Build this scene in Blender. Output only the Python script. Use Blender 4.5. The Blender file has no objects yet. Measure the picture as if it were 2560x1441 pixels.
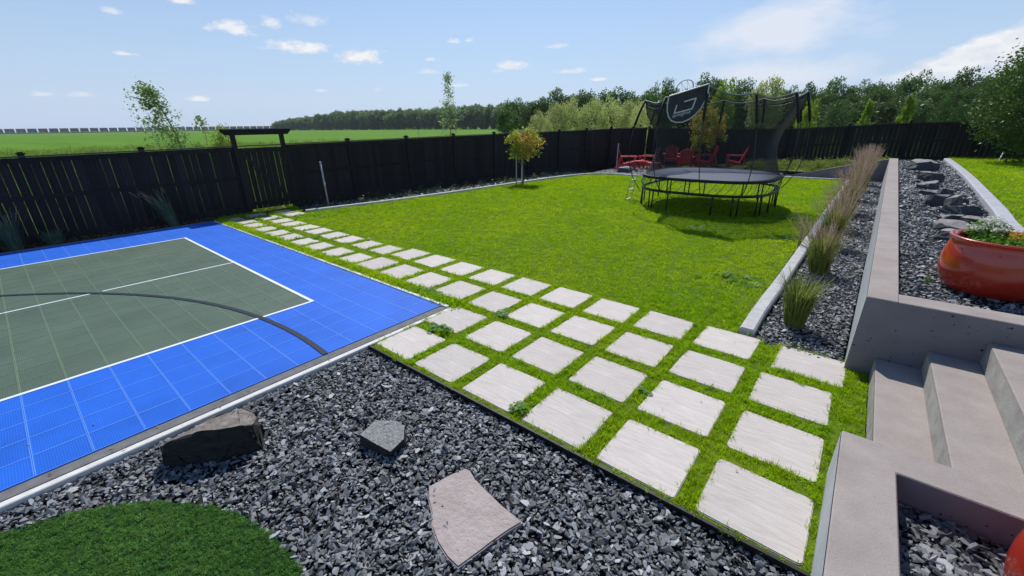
import bpy, bmesh, math, random
import numpy as np
from mathutils import Vector, Matrix, noise
PI = math.pi
random.seed(7)
RN = np.random.RandomState(11)
SC = bpy.context.scene
COL = SC.collection

# ------------------------------------------------------------------ camera
CAMX, CAMY, CAMZ = 3.659, -2.121, 2.171
PITCH, ROLL, AZ = 0.3736, -0.015, -0.6948
fh = Vector((math.sin(AZ), math.cos(AZ), 0)); r0 = Vector((math.cos(AZ), -math.sin(AZ), 0))
cp, sp = math.cos(PITCH), math.sin(PITCH)
fwd = Vector((fh.x*cp, fh.y*cp, -sp)); up0 = Vector((fh.x*sp, fh.y*sp, cp))
cr, sr = math.cos(ROLL), math.sin(ROLL)
Rx = r0*cr + up0*sr; Ux = -r0*sr + up0*cr
cam = bpy.data.cameras.new('camera'); camo = bpy.data.objects.new('camera', cam); COL.objects.link(camo)
cam.sensor_width = 36; cam.lens = 1039.85/2560*36; cam.clip_start = .05; cam.clip_end = 9000
M = Matrix((Rx, Ux, -fwd)).transposed().to_4x4(); M.translation = (CAMX, CAMY, CAMZ)
camo.matrix_world = M
SC.camera = camo

# ------------------------------------------------------------------ light
SUN = Vector((-.49, .66, 1.0)).normalized()
SUN_EL = math.asin(SUN.z); SUN_AZ = math.atan2(SUN.x, SUN.y)
sl = bpy.data.lights.new('sun', 'SUN'); sl.energy = 4.6; sl.angle = math.radians(.53); sl.color = (1, .955, .88)
so = bpy.data.objects.new('sun', sl); COL.objects.link(so)
so.rotation_euler = SUN.to_track_quat('Z', 'Y').to_euler(); so.location = (0, 0, 30)
SC.view_settings.view_transform = 'Standard'; SC.view_settings.look = 'None'
SC.view_settings.exposure = 0.0; SC.view_settings.gamma = 1.0
SC.view_settings.use_curve_mapping = False
SC.cycles.max_bounces = 8; SC.cycles.transparent_max_bounces = 24
SC.cycles.use_denoising = True
SC.cycles.volume_bounces = 0

W = bpy.data.worlds.new('World'); SC.world = W; W.use_nodes = True
wn, wl = W.node_tree.nodes, W.node_tree.links
for n in list(wn): wn.remove(n)
def wnode(t, **k):
    n = wn.new(t)
    for a, b in k.items(): setattr(n, a, b)
    return n
def wmath(op, a, b=None, c=None, clamp=False):
    n = wnode('ShaderNodeMath', operation=op); n.use_clamp = clamp
    for i, x in enumerate((a, b, c)):
        if x is None: continue
        if isinstance(x, (int, float)): n.inputs[i].default_value = x
        else: wl.new(x, n.inputs[i])
    return n.outputs[0]
wout = wnode('ShaderNodeOutputWorld'); bg = wnode('ShaderNodeBackground'); bg.inputs[1].default_value = .1
wl.new(bg.outputs[0], wout.inputs[0])
sky = wnode('ShaderNodeTexSky', sky_type='NISHITA'); sky.sun_disc = False
sky.sun_elevation = SUN_EL; sky.sun_rotation = SUN_AZ; sky.air_density = 1.0; sky.dust_density = .6; sky.ozone_density = 2.2
tc = wnode('ShaderNodeTexCoord')
sep = wnode('ShaderNodeSeparateXYZ'); wl.new(tc.outputs['Generated'], sep.inputs[0])
azn = wmath('ARCTAN2', sep.outputs[0], sep.outputs[1]); eln = wmath('ARCSINE', sep.outputs[2])
def wnoise(scale, detail, rough, seed=0.0, stretch=(1, 1, 1)):
    mp = wnode('ShaderNodeMapping'); mp.inputs['Scale'].default_value = stretch; mp.inputs['Location'].default_value = (seed, seed*.7, 0)
    wl.new(tc.outputs['Generated'], mp.inputs[0])
    n = wnode('ShaderNodeTexNoise'); n.inputs['Scale'].default_value = scale; n.inputs['Detail'].default_value = detail
    n.inputs['Roughness'].default_value = rough; wl.new(mp.outputs[0], n.inputs[0]); return n.outputs[0]
fine = wnoise(34, 8, .62, 0, (1, 1, 2.2)); coarse = wnoise(9, 6, .6, 3, (1, 1, 2.5)); veil = wnoise(3.2, 6, .6, 9, (1, 1, 3.5))
def blob(az, el, wa, we, gain, ncoef, nz, flat=True):
    a = wmath('DIVIDE', wmath('SUBTRACT', azn, az), wa); b = wmath('DIVIDE', wmath('SUBTRACT', eln, el), we)
    if flat:                                              # cumulus: flatter underside
        b = wmath('MULTIPLY', b, wmath('ADD', 1.25, wmath('MULTIPLY', wmath('LESS_THAN', b, 0), .9)))
    r = wmath('SQRT', wmath('ADD', wmath('MULTIPLY', a, a), wmath('MULTIPLY', b, b)))
    m = wmath('ADD', wmath('SUBTRACT', 1.0, r), wmath('MULTIPLY', wmath('SUBTRACT', nz, .5), ncoef))
    return wmath('MULTIPLY', wmath('MULTIPLY', m, 1.35, clamp=True), gain)
CL = [(-1.2777,0.2007,0.0228,0.0079,1.00),(-1.3750,0.1741,0.0129,0.0054,0.60),(-1.2128,0.1648,0.0330,0.0147,.95),(-1.1477,0.1788,0.0161,0.0124,0.7),
(-1.0887,0.1878,0.0298,0.0139,0.60),(-1.1132,0.1413,0.0472,0.0132,1.00),(-0.9997,0.1291,0.0453,0.0168,1.10),(-0.8121,0.1620,0.0149,0.0084,0.90),
(-0.7772,0.1635,0.0116,0.0063,0.60),(-1.3755,0.1161,0.0164,0.0046,0.80),(-1.4384,0.0540,0.0191,0.0070,0.60),(-1.4852,0.0531,0.0130,0.0050,0.50),
(-1.2919,0.0502,0.0156,0.0059,0.80),(-1.0845,0.0688,0.0104,0.0044,0.60),(-0.9722,0.0714,0.0113,0.0045,0.50),(-0.8661,0.1065,0.0183,0.0074,0.50),
(-0.8601,0.1287,0.0124,0.0044,0.60),(-0.6945,0.1171,0.0342,0.0119,0.90),(-0.5949,0.1503,0.0233,0.0064,0.50),(-0.5599,0.1031,0.0286,0.0075,0.60),
(-0.5104,0.0866,0.0216,0.0045,0.80),(-0.7221,0.1076,0.0154,0.0060,0.50),(-0.8005,0.0799,0.0206,0.0046,0.50)]
acc = None
for az, el, wa, we, g in CL:
    m = blob(az, el, wa*1.25, we*1.35, g, 2.4, fine)
    acc = m if acc is None else wmath('MAXIMUM', acc, m)
# long cumulus bank on the right: rises with azimuth
top = wmath('ADD', .066, wmath('MULTIPLY', wmath('ADD', azn, .04), .42))
top = wmath('ADD', top, wmath('MULTIPLY', wmath('SUBTRACT', coarse, .5), .055))
top = wmath('ADD', top, wmath('MULTIPLY', wmath('SUBTRACT', fine, .5), .035))
edge = wmath('MULTIPLY', wmath('SUBTRACT', top, eln), 60.0, clamp=True)
lo = wmath('MULTIPLY', wmath('SUBTRACT', eln, wmath('ADD', .028, wmath('MULTIPLY', azn, .12))), 26.0, clamp=True)
side = wmath('MULTIPLY', wmath('ADD', azn, .045), 14.0, clamp=True)
side2 = wmath('MULTIPLY', wmath('SUBTRACT', .75, azn), 3.0, clamp=True)
bank = wmath('MULTIPLY', wmath('MULTIPLY', edge, lo), wmath('MULTIPLY', side, side2))
acc = wmath('MAXIMUM', acc, wmath('MULTIPLY', bank, .97))
# thin high veil right of centre
v1 = blob(-.185, .152, .17, .050, .85, 1.9, coarse, False); v2 = blob(-.165, .083, .15, .034, .75, 1.7, coarse, False); v3 = blob(-1.0, .05, .9, .05, .05, .8, veil, False)
thin = wmath('MAXIMUM', wmath('MAXIMUM', v1, v2), v3)
gen = wmath('MULTIPLY', wmath('MULTIPLY', wmath('SUBTRACT', coarse, .64), 7.0, clamp=True), wmath('MULTIPLY', wmath('SUBTRACT', eln, .26), 6.0, clamp=True))
acc = wmath('MAXIMUM', acc, wmath('MULTIPLY', gen, .5))
shade = wmath('MULTIPLY', wmath('SUBTRACT', wmath('ADD', fine, wmath('MULTIPLY', coarse, .6)), .45), 2.2, clamp=True)
cmix = wnode('ShaderNodeMix', data_type='RGBA'); cmix.inputs[6].default_value = (6.4, 6.9, 8.1, 1); cmix.inputs[7].default_value = (9.3, 9.3, 9.4, 1)
wl.new(shade, cmix.inputs[0])
# pale haze toward the horizon
hz = wmath('POWER', wmath('SUBTRACT', 1.0, wmath('MULTIPLY', wmath('ABSOLUTE', eln), 2.0, clamp=True)), 1.3)
tint = wnode('ShaderNodeMix', data_type='RGBA', blend_type='MULTIPLY'); tint.inputs[0].default_value = 1.0
wl.new(sky.outputs[0], tint.inputs[6]); tint.inputs[7].default_value = (.76, .97, 1.15, 1)
hmix = wnode('ShaderNodeMix', data_type='RGBA'); wl.new(wmath('MULTIPLY', hz, .97), hmix.inputs[0]); wl.new(tint.outputs[2], hmix.inputs[6]); hmix.inputs[7].default_value = (5.5, 6.7, 8.7, 1)
vm = wnode('ShaderNodeMix', data_type='RGBA'); wl.new(thin, vm.inputs[0]); wl.new(hmix.outputs[2], vm.inputs[6]); vm.inputs[7].default_value = (7.9, 8.3, 9.2, 1)
m1 = wnode('ShaderNodeMix', data_type='RGBA'); wl.new(wmath('MULTIPLY', acc, .92, clamp=True), m1.inputs[0]); wl.new(vm.outputs[2], m1.inputs[6]); wl.new(cmix.outputs[2], m1.inputs[7])
wl.new(m1.outputs[2], bg.inputs[0])

# ------------------------------------------------------------------ materials
def mat(name, col, rough=.7, metal=0, spec=.4, noise_amt=0, noise_scale=8, col2=None, bump=0, bump_scale=40, coat=0, trans=0, rnd=0, coord='Object', detail=6, stretch=None, alpha=None, trans_col=None, speck=0, stain=0):
    m = bpy.data.materials.new(name); m.use_nodes = True
    nt = m.node_tree; N, L = nt.nodes, nt.links
    b = N['Principled BSDF']; b.inputs['Roughness'].default_value = rough; b.inputs['Metallic'].default_value = metal
    b.inputs['Specular IOR Level'].default_value = spec; b.inputs['Base Color'].default_value = (*col, 1)
    if coat: b.inputs['Coat Weight'].default_value = coat; b.inputs['Coat Roughness'].default_value = .05
    t = N.new('ShaderNodeTexCoord'); co = t.outputs['Object' if coord == 'World' else coord]
    if coord == 'World':
        co = N.new('ShaderNodeNewGeometry').outputs['Position']
    if stretch:
        mp = N.new('ShaderNodeMapping'); mp.inputs['Scale'].default_value = stretch; L.new(co, mp.inputs[0]); co = mp.outputs[0]
    colout = None
    if noise_amt or col2:
        n = N.new('ShaderNodeTexNoise'); n.inputs['Scale'].default_value = noise_scale; n.inputs['Detail'].default_value = detail; n.inputs['Roughness'].default_value = .6
        L.new(co, n.inputs[0])
        r = N.new('ShaderNodeMapRange'); r.inputs[1].default_value = .32; r.inputs[2].default_value = .68; L.new(n.outputs[0], r.inputs[0])
        mx = N.new('ShaderNodeMix'); mx.data_type = 'RGBA'; L.new(r.outputs[0], mx.inputs[0])
        c2 = col2 if col2 else tuple(c*(1+noise_amt) for c in col); c1 = col if col2 else tuple(c*(1-noise_amt) for c in col)
        mx.inputs[6].default_value = (*c1, 1); mx.inputs[7].default_value = (*c2, 1)
        colout = mx.outputs[2]
    for amt, scl, lo_, hi_ in ((speck, 160, .3, .7), (stain, 1.1, .35, .65)):
        if not amt or colout is None: continue
        n3 = N.new('ShaderNodeTexNoise'); n3.inputs['Scale'].default_value = scl; n3.inputs['Detail'].default_value = 5; n3.inputs['Roughness'].default_value = .7; L.new(co, n3.inputs[0])
        r3 = N.new('ShaderNodeMapRange'); r3.inputs[1].default_value = lo_; r3.inputs[2].default_value = hi_; r3.inputs[3].default_value = 1-amt; r3.inputs[4].default_value = 1+amt; L.new(n3.outputs[0], r3.inputs[0])
        c3 = N.new('ShaderNodeCombineColor'); [L.new(r3.outputs[0], c3.inputs[i]) for i in range(3)]
        m3 = N.new('ShaderNodeMix'); m3.data_type = 'RGBA'; m3.blend_type = 'MULTIPLY'; m3.inputs[0].default_value = 1; L.new(colout, m3.inputs[6]); L.new(c3.outputs[0], m3.inputs[7]); colout = m3.outputs[2]
    if rnd:
        oi = N.new('ShaderNodeObjectInfo'); mr = N.new('ShaderNodeMapRange'); mr.inputs[3].default_value = 1-rnd; mr.inputs[4].default_value = 1+rnd
        L.new(oi.outputs['Random'], mr.inputs[0])
        mm = N.new('ShaderNodeMix'); mm.data_type = 'RGBA'; mm.blend_type = 'MULTIPLY'; mm.inputs[0].default_value = 1
        cb = N.new('ShaderNodeCombineColor')
        for i in range(3): L.new(mr.outputs[0], cb.inputs[i])
        if colout is not None: L.new(colout, mm.inputs[6])
        else: mm.inputs[6].default_value = (*col, 1)
        L.new(cb.outputs[0], mm.inputs[7]); colout = mm.outputs[2]
    if colout is not None: L.new(colout, b.inputs['Base Color'])
    if bump:
        n2 = N.new('ShaderNodeTexNoise'); n2.inputs['Scale'].default_value = bump_scale; n2.inputs['Detail'].default_value = 8; n2.inputs['Roughness'].default_value = .65; L.new(co, n2.inputs[0])
        bp = N.new('ShaderNodeBump'); bp.inputs['Strength'].default_value = bump; bp.inputs['Distance'].default_value = .02; L.new(n2.outputs[0], bp.inputs['Height']); L.new(bp.outputs[0], b.inputs['Normal'])
    out = N['Material Output']; last = b.outputs[0]
    if trans:
        tr = N.new('ShaderNodeBsdfTranslucent')
        if trans_col: tr.inputs[0].default_value = (*trans_col, 1)
        elif colout is not None: L.new(colout, tr.inputs[0])
        else: tr.inputs[0].default_value = (*col, 1)
        ms = N.new('ShaderNodeMixShader'); ms.inputs[0].default_value = trans; L.new(last, ms.inputs[1]); L.new(tr.outputs[0], ms.inputs[2]); last = ms.outputs[0]
    if alpha is not None:
        ta = N.new('ShaderNodeBsdfTransparent'); ms = N.new('ShaderNodeMixShader'); ms.inputs[0].default_value = alpha
        L.new(ta.outputs[0], ms.inputs[1]); L.new(last, ms.inputs[2]); last = ms.outputs[0]
    L.new(last, out.inputs[0])
    return m
def leafmat(name, c1, c2, tr=.45, scale=3.0, rnd=.15, rough=.5):
    """foliage: colour varies in drifts and leaf by leaf, sun shines through"""
    m = mat(name, c1, rough, 0, .3, 0, scale, c2, trans=tr, rnd=rnd, coord='World')
    return m
MG = {}
MG['grass'] = leafmat('lawn_blades', (.25, .46, .005), (.43, .57, .008), .6, .5, .26)
MG['weed'] = leafmat('weed_blades', (.15, .27, .03), (.27, .38, .06), .5, .6, .3)
MG['turf'] = leafmat('turf_fibres', (.12, .28, .06), (.20, .38, .09), .5, 2.5, .3, .45)
MG['crop'] = leafmat('crop_leaves', (.12, .28, .015), (.18, .36, .025), .5, .5, .3)

# ------------------------------------------------------------------ helpers
def tag(o, label=None, cat=None, group=None, kind=None):
    if label: o['label'] = label
    if cat: o['category'] = cat
    if group: o['group'] = group
    if kind: o['kind'] = kind
    return o
def empty(name, loc, label, cat, group=None, rz=0):
    o = bpy.data.objects.new(name, None); COL.objects.link(o); o.location = loc; o.rotation_euler = (0, 0, rz); o.empty_display_size = .1
    return tag(o, label, cat, group)
class MB:
    def __init__(s): s.v = []; s.f = []; s.m = []
    def add(s, v, f, mi=0):
        o = len(s.v); s.v += [tuple(x) for x in v]; s.f += [tuple(i+o for i in q) for q in f]; s.m += [mi]*len(f); return s
    def box(s, x0, x1, y0, y1, z0, z1, mi=0):
        v = [(x0,y0,z0),(x1,y0,z0),(x1,y1,z0),(x0,y1,z0),(x0,y0,z1),(x1,y0,z1),(x1,y1,z1),(x0,y1,z1)]
        return s.add(v, [(3,2,1,0),(4,5,6,7),(0,1,5,4),(1,2,6,5),(2,3,7,6),(3,0,4,7)], mi)
    def obox(s, a, b, w, h, upv=(0,0,1), mi=0):
        a, b = Vector(a), Vector(b); d = (b-a).normalized(); u = Vector(upv)
        if abs(d.dot(u)) > .98: u = Vector((0, 1, 0))
        r = d.cross(u).normalized()*w/2; u2 = r.cross(d).normalized()*h/2
        v = [a-r-u2, a+r-u2, a+r+u2, a-r+u2, b-r-u2, b+r-u2, b+r+u2, b-r+u2]
        return s.add(v, [(0,1,2,3),(7,6,5,4),(0,4,5,1),(1,5,6,2),(2,6,7,3),(3,7,4,0)], mi)
    def tube(s, pts, r, n=8, mi=0, closed=False, r2=None):
        pts = [Vector(p) for p in pts]; k = len(pts); o = []; V = []
        prev = None
        for i, p in enumerate(pts):
            if closed: d = (pts[(i+1) % k]-pts[i-1]).normalized()
            else: d = (pts[min(i+1, k-1)]-pts[max(i-1, 0)]).normalized()
            if prev is None:
                u = Vector((0, 0, 1)) if abs(d.z) < .9 else Vector((1, 0, 0)); u = (u-d*u.dot(d)).normalized()
            else: u = (prev-d*prev.dot(d)).normalized()
            prev = u; w = d.cross(u)
            rr = r if r2 is None else r+(r2-r)*i/(k-1)
            for j in range(n):
                t = 2*PI*j/n; V.append(p+(u*math.cos(t)+w*math.sin(t))*rr)
        F = []
        for i in range(k if closed else k-1):
            for j in range(n):
                a = i*n+j; b = i*n+(j+1) % n; c = ((i+1) % k)*n+(j+1) % n; d = ((i+1) % k)*n+j; F.append((a, b, c, d))
        if not closed: F.append(tuple(reversed(range(n)))); F.append(tuple((k-1)*n+j for j in range(n)))
        return s.add(V, F, mi)
    def prism(s, poly, z0, z1, mi=0, cap=True):
        n = len(poly); v = [(p[0], p[1], z0) for p in poly]+[(p[0], p[1], z1 if not callable(z1) else z1(p)) for p in poly]
        f = [(i, (i+1) % n, n+(i+1) % n, n+i) for i in range(n)]+[tuple(range(n, 2*n)), tuple(reversed(range(n)))]
        return s.add(v, f, mi)
    def lathe(s, prof, n=32, mi=0, c=(0, 0)):
        V = []; F = []
        for r, z in prof:
            for j in range(n): t = 2*PI*j/n; V.append((c[0]+r*math.cos(t), c[1]+r*math.sin(t), z))
        for i in range(len(prof)-1):
            for j in range(n): F.append((i*n+j, i*n+(j+1) % n, (i+1)*n+(j+1) % n, (i+1)*n+j))
        return s.add(V, F, mi)
    def mesh(s, name, mats, smooth=False, recalc=False):
        me = bpy.data.meshes.new(name); me.from_pydata(s.v, [], s.f); me.update()
        for x in (mats if isinstance(mats, (list, tuple)) else [mats]): me.materials.append(x)
        if max(s.m, default=0): me.polygons.foreach_set('material_index', s.m)
        if smooth: me.polygons.foreach_set('use_smooth', [True]*len(me.polygons))
        if recalc:
            bm = bmesh.new(); bm.from_mesh(me); bmesh.ops.recalc_face_normals(bm, faces=bm.faces); bm.to_mesh(me); bm.free()
        return me
    def build(s, name, mats, parent=None, smooth=False, loc=None, bevel=0, seg=1):
        me = s.mesh(name, mats, smooth, True)
        if bevel:
            bm = bmesh.new(); bm.from_mesh(me)
            eds = [e for e in bm.edges if len(e.link_faces) == 2 and e.calc_face_angle(0) > .5]
            bmesh.ops.bevel(bm, geom=eds, offset=bevel, segments=seg, affect='EDGES', profile=.6); bm.to_mesh(me); bm.free()
        o = bpy.data.objects.new(name, me); COL.objects.link(o)
        if parent: o.parent = parent
        if loc: o.location = loc
        return o
def inst(name, me, parent=None, loc=(0, 0, 0), rz=0, scl=1):
    o = bpy.data.objects.new(name, me); COL.objects.link(o); o.location = loc; o.rotation_euler = (0, 0, rz)
    o.scale = (scl,)*3 if isinstance(scl, (int, float)) else scl
    if parent: o.parent = parent
    return o
def grid_bevel_noise(me, amp, scale, seed=0, cuts=2):
    bm = bmesh.new(); bm.from_mesh(me)
    if cuts: bmesh.ops.subdivide_edges(bm, edges=bm.edges, cuts=cuts, use_grid_fill=True)
    for v in bm.verts:
        p = v.co*scale+Vector((seed, seed*2.3, 0)); v.co += Vector((noise.noise(p), noise.noise(p+Vector((9, 0, 0))), noise.noise(p+Vector((0, 9, 0)))))*amp
    bm.to_mesh(me); bm.free(); return me
def copy_tree(o, parent=None):
    c = o.copy(); COL.objects.link(c); c.parent = parent
    for ch in list(o.children): copy_tree(ch, c)
    return c
def sheet(name, poly, z, m, kind='structure', thick=None, label=None):
    mb = MB(); zf = z if callable(z) else (lambda p: z)
    mb.add([(p[0], p[1], zf(p)) for p in poly], [tuple(range(len(poly)))])
    if thick:
        n = len(poly); v = [(p[0], p[1], zf(p)) for p in poly]+[(p[0], p[1], zf(p)-thick) for p in poly]
        mb = MB(); mb.add(v, [tuple(range(n))]+[(i, n+i, n+(i+1) % n, (i+1) % n) for i in range(n)])
    o = mb.build(name, m); o['kind'] = kind
    if o.data.polygons[0].normal.z < 0: o.data.flip_normals()
    return o
def scatter(name, P, variants, scl, tilt=.25, kind='stuff', zrot=True, parent=None, up_rot=None):
    """one object: points carrying rotation, size and kind; geometry nodes put a stone or tuft on each"""
    n = len(P); me = bpy.data.meshes.new(name); me.vertices.add(n); me.vertices.foreach_set('co', np.asarray(P, dtype=np.float32).ravel())
    rot = np.zeros((n, 3), np.float32)
    if up_rot is None:
        rot[:, 0] = RN.normal(0, tilt, n); rot[:, 1] = RN.normal(0, tilt, n); rot[:, 2] = RN.uniform(0, 2*PI, n)
    else: rot[:] = up_rot
    a = me.attributes.new('rot', 'FLOAT_VECTOR', 'POINT'); a.data.foreach_set('vector', rot.ravel())
    a = me.attributes.new('scl', 'FLOAT', 'POINT'); a.data.foreach_set('value', np.asarray(scl, np.float32))
    a = me.attributes.new('var', 'INT', 'POINT'); a.data.foreach_set('value', RN.randint(0, len(variants), n).astype(np.int32))
    o = bpy.data.objects.new(name, me); COL.objects.link(o); o['kind'] = kind
    for v in variants:
        if not me.materials or v.data.materials[0].name not in [x.name for x in me.materials]: me.materials.append(v.data.materials[0])
    if parent: o.parent = parent
    ng = bpy.data.node_groups.new(name, 'GeometryNodeTree')
    ng.interface.new_socket('Geometry', in_out='INPUT', socket_type='NodeSocketGeometry'); ng.interface.new_socket('Geometry', in_out='OUTPUT', socket_type='NodeSocketGeometry')
    N, L = ng.nodes, ng.links; gi = N.new('NodeGroupInput'); go = N.new('NodeGroupOutput'); j = N.new('GeometryNodeJoinGeometry')
    def att(nm, t):
        x = N.new('GeometryNodeInputNamedAttribute'); x.data_type = t; x.inputs[0].default_value = nm
        return [s for s in x.outputs if s.enabled and s.name == 'Attribute'][0]
    rv, sv, iv = att('rot', 'FLOAT_VECTOR'), att('scl', 'FLOAT'), att('var', 'INT')
    e2r = N.new('FunctionNodeEulerToRotation'); L.new(rv, e2r.inputs[0])
    for i, v in enumerate(variants):
        oi = N.new('GeometryNodeObjectInfo'); oi.inputs['Object'].default_value = v
        oi.inputs['As Instance'].default_value = True
        c = N.new('FunctionNodeCompare'); c.data_type = 'INT'; c.operation = 'EQUAL'
        ins = [s for s in c.inputs if s.enabled]; L.new(iv, ins[0]); ins[1].default_value = i
        ip = N.new('GeometryNodeInstanceOnPoints'); L.new(gi.outputs[0], ip.inputs['Points']); L.new(oi.outputs['Geometry'], ip.inputs['Instance'])
        L.new(c.outputs[0], ip.inputs['Selection']); L.new(e2r.outputs[0], ip.inputs['Rotation']); L.new(sv, ip.inputs['Scale']); L.new(ip.outputs[0], j.inputs[0])
    L.new(j.outputs[0], go.inputs[0])
    md = o.modifiers.new('scatter', 'NODES'); md.node_group = ng
    return o
def inpoly(P, poly):
    x, y = P[:, 0], P[:, 1]; r = np.zeros(len(P), bool); n = len(poly)
    for i in range(n):
        x1, y1 = poly[i]; x2, y2 = poly[(i+1) % n]
        if y1 == y2: continue
        c = ((y1 > y) != (y2 > y)) & (x < (x2-x1)*(y-y1)/(y2-y1)+x1); r ^= c
    return r
def fill(poly, dens, cap=200000):
    a = np.array(poly); lo, hi = a.min(0), a.max(0); n = int(min(cap, dens*(hi-lo).prod()))
    P = np.c_[RN.uniform(lo[0], hi[0], n), RN.uniform(lo[1], hi[1], n)]
    return P[inpoly(P, poly)]
def dist(P): return np.hypot(P[:, 0]-CAMX, P[:, 1]-CAMY)

# ------------------------------------------------------------------ small source meshes (not linked)
def src(name, mb, m):
    me = mb.mesh(name, m); return bpy.data.objects.new(name, me)
def tuft(seed, nb, rad, h, w, lean, m, name):
    r = random.Random(seed); mb = MB()
    for i in range(nb):
        a = r.uniform(0, 2*PI); q = rad*math.sqrt(r.random()); x, y = q*math.cos(a), q*math.sin(a)
        hh = h*r.uniform(.55, 1.1); la = r.uniform(0, 2*PI); l = lean*r.uniform(.2, 1)*hh; dx, dy = l*math.cos(la), l*math.sin(la)
        t = r.uniform(0, PI); wx, wy = w*math.cos(t)/2, w*math.sin(t)/2
        mb.add([(x-wx, y-wy, 0), (x+wx, y+wy, 0), (x+wx*.7+dx*.4, y+wy*.7+dy*.4, hh*.6), (x-wx*.7+dx*.4, y-wy*.7+dy*.4, hh*.6), (x+dx, y+dy, hh*.95)], [(0, 1, 2, 3), (3, 2, 4)])
    return src(name, mb, m)
T_NEAR = [tuft(i, 16, .028, .040, .0038, .85, MG['grass'], 'grass_tuft') for i in range(5)]
T_FAR = [tuft(20+i, 16, .06, .036, .0065, .9, MG['grass'], 'grass_tuft') for i in range(4)]
T_TURF = [tuft(40+i, 20, .016, .019, .003, .9, MG['turf'], 'turf_tuft') for i in range(4)]
T_WEED = [tuft(60+i, 16, .12, .28, .018, .8, MG['weed'], 'weed_tuft') for i in range(4)]
T_CROP = [tuft(70+i, 12, .3, .22, .06, .6, MG['crop'], 'crop_tuft') for i in range(4)]
def hull(pts, name='hull'):
    bm = bmesh.new()
    for p in pts: bm.verts.new(p)
    bmesh.ops.convex_hull(bm, input=bm.verts)
    for v in [v for v in bm.verts if not v.link_faces]: bm.verts.remove(v)
    me = bpy.data.meshes.new(name); bm.to_mesh(me); bm.free(); return me
M_CHIP = mat('slate_chip', (.135, .145, .158), .5, 0, .5, .3, 30, bump=.3, bump_scale=60, rnd=.65)
M_CHIPB = mat('slate_chip_pale', (.32, .33, .35), .5, 0, .5, .3, 30, bump=.3, bump_scale=60, rnd=.35)
def chip(seed, m):
    r = random.Random(seed); pts = []
    for i in range(9):
        a = r.uniform(0, 2*PI); e = r.uniform(-.5, .5); q = r.uniform(.75, 1)
        pts.append((q*math.cos(a)*1.0, q*math.sin(a)*r.uniform(.55, .8), math.sin(e)*.75))
    me = hull([(x*.5, y*.5, z*.5) for x, y, z in pts], 'slate_chip'); me.materials.append(m)
    return bpy.data.objects.new('slate_chip', me)
CHIPS = [chip(100+i, M_CHIP) for i in range(7)]+[chip(130, M_CHIPB)]

# ------------------------------------------------------------------ ground
M_FIELD = mat('field_crop', (.075, .185, .010), .9, 0, .05, 0, .02, (.115, .235, .018), coord='Object', stretch=(1, 6, 1))
M_SOIL = mat('lawn_soil', (.06, .11, .008), .95, 0, .1, 0, 3, (.12, .18, .012))
M_BED = mat('dark_bed_soil', (.022, .02, .016), .95, 0, .1, .5, 9, bump=.6, bump_scale=30)
M_GBASE = mat('gravel_base', (.02, .021, .024), .95, 0, .2, .3, 30)
M_CONC = mat('cast_concrete', (.295, .258, .245), .85, 0, .2, 0, 5, (.355, .315, .295), bump=.22, bump_scale=90, speck=.13, stain=.07)
M_CONCR = mat('riser_concrete', (.25, .24, .225), .85, 0, .25, 0, 7, (.38, .365, .34), bump=.25, bump_scale=60, speck=.12)
M_CURB = mat('curb_concrete', (.44, .44, .45), .8, 0, .3, .14, 10, bump=.25, bump_scale=50)
M_CURBD = mat('court_edge_rubber', (.15, .15, .155), .85, 0, .3, .2, 12, bump=.2, bump_scale=60)
M_WHITE = mat('edge_white', (.62, .62, .6), .7, 0, .3, .1, 12)
FAR = 2600
field = sheet('field', [(-FAR, -FAR), (FAR, -FAR), (FAR, FAR), (-FAR, FAR)], -.10, M_FIELD)
LAWN = [(.045, -.085), (3.90, -.05), (3.90, .79), (4.08, .82), (4.08, 2.42), (3.9, 2.46), (3.88, 2.56), (3.3, 2.47), (2.95, 2.5), (2.955, 4.5), (2.97, 6), (2.99, 8), (3.02, 10.4), (3.11, 15.2), (3.14, 18.45), (1.1, 18.35), (-1.4, 17.6), (-3.0, 16.4),
        (-3.99, 15.58), (-5.05, 15.75), (-6.05, 15.1), (-6.5, 13.4), (-6.73, 11.7), (-6.95, 9.6), (-7.2, 7.6), (-7.42, 6), (-7.55, 5.1), (-7.78, 4.1), (-8.0, 3.25), (-8.2, 3.05), (-9.25, 3.35), (-9.25, 1.25), (-8.72, 1.13), (0, 1.13)]
yard = sheet('yard_soil', [(-9.6, -7), (-9.6, 10), (-6.3, 22.25), (8.6, 22.5), (15, 22.6), (15, 1), (6, -7)], -.075, M_BED)
lawn = sheet('lawn', LAWN, 0, M_SOIL, thick=.07)
M_VERGE = mat('rough_verge', (.13, .12, .045), .95, 0, .1, 0, 1.2, (.17, .20, .05))
sheet('field_verge', [(-9.6, -30), (-9.6, 9.9), (-8.9, 14.7), (-6.5, 22.35), (16, 22.7), (16, 27), (-10, 29), (-24, 26), (-30, 12), (-28, -30)], -.093, M_VERGE)
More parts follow.
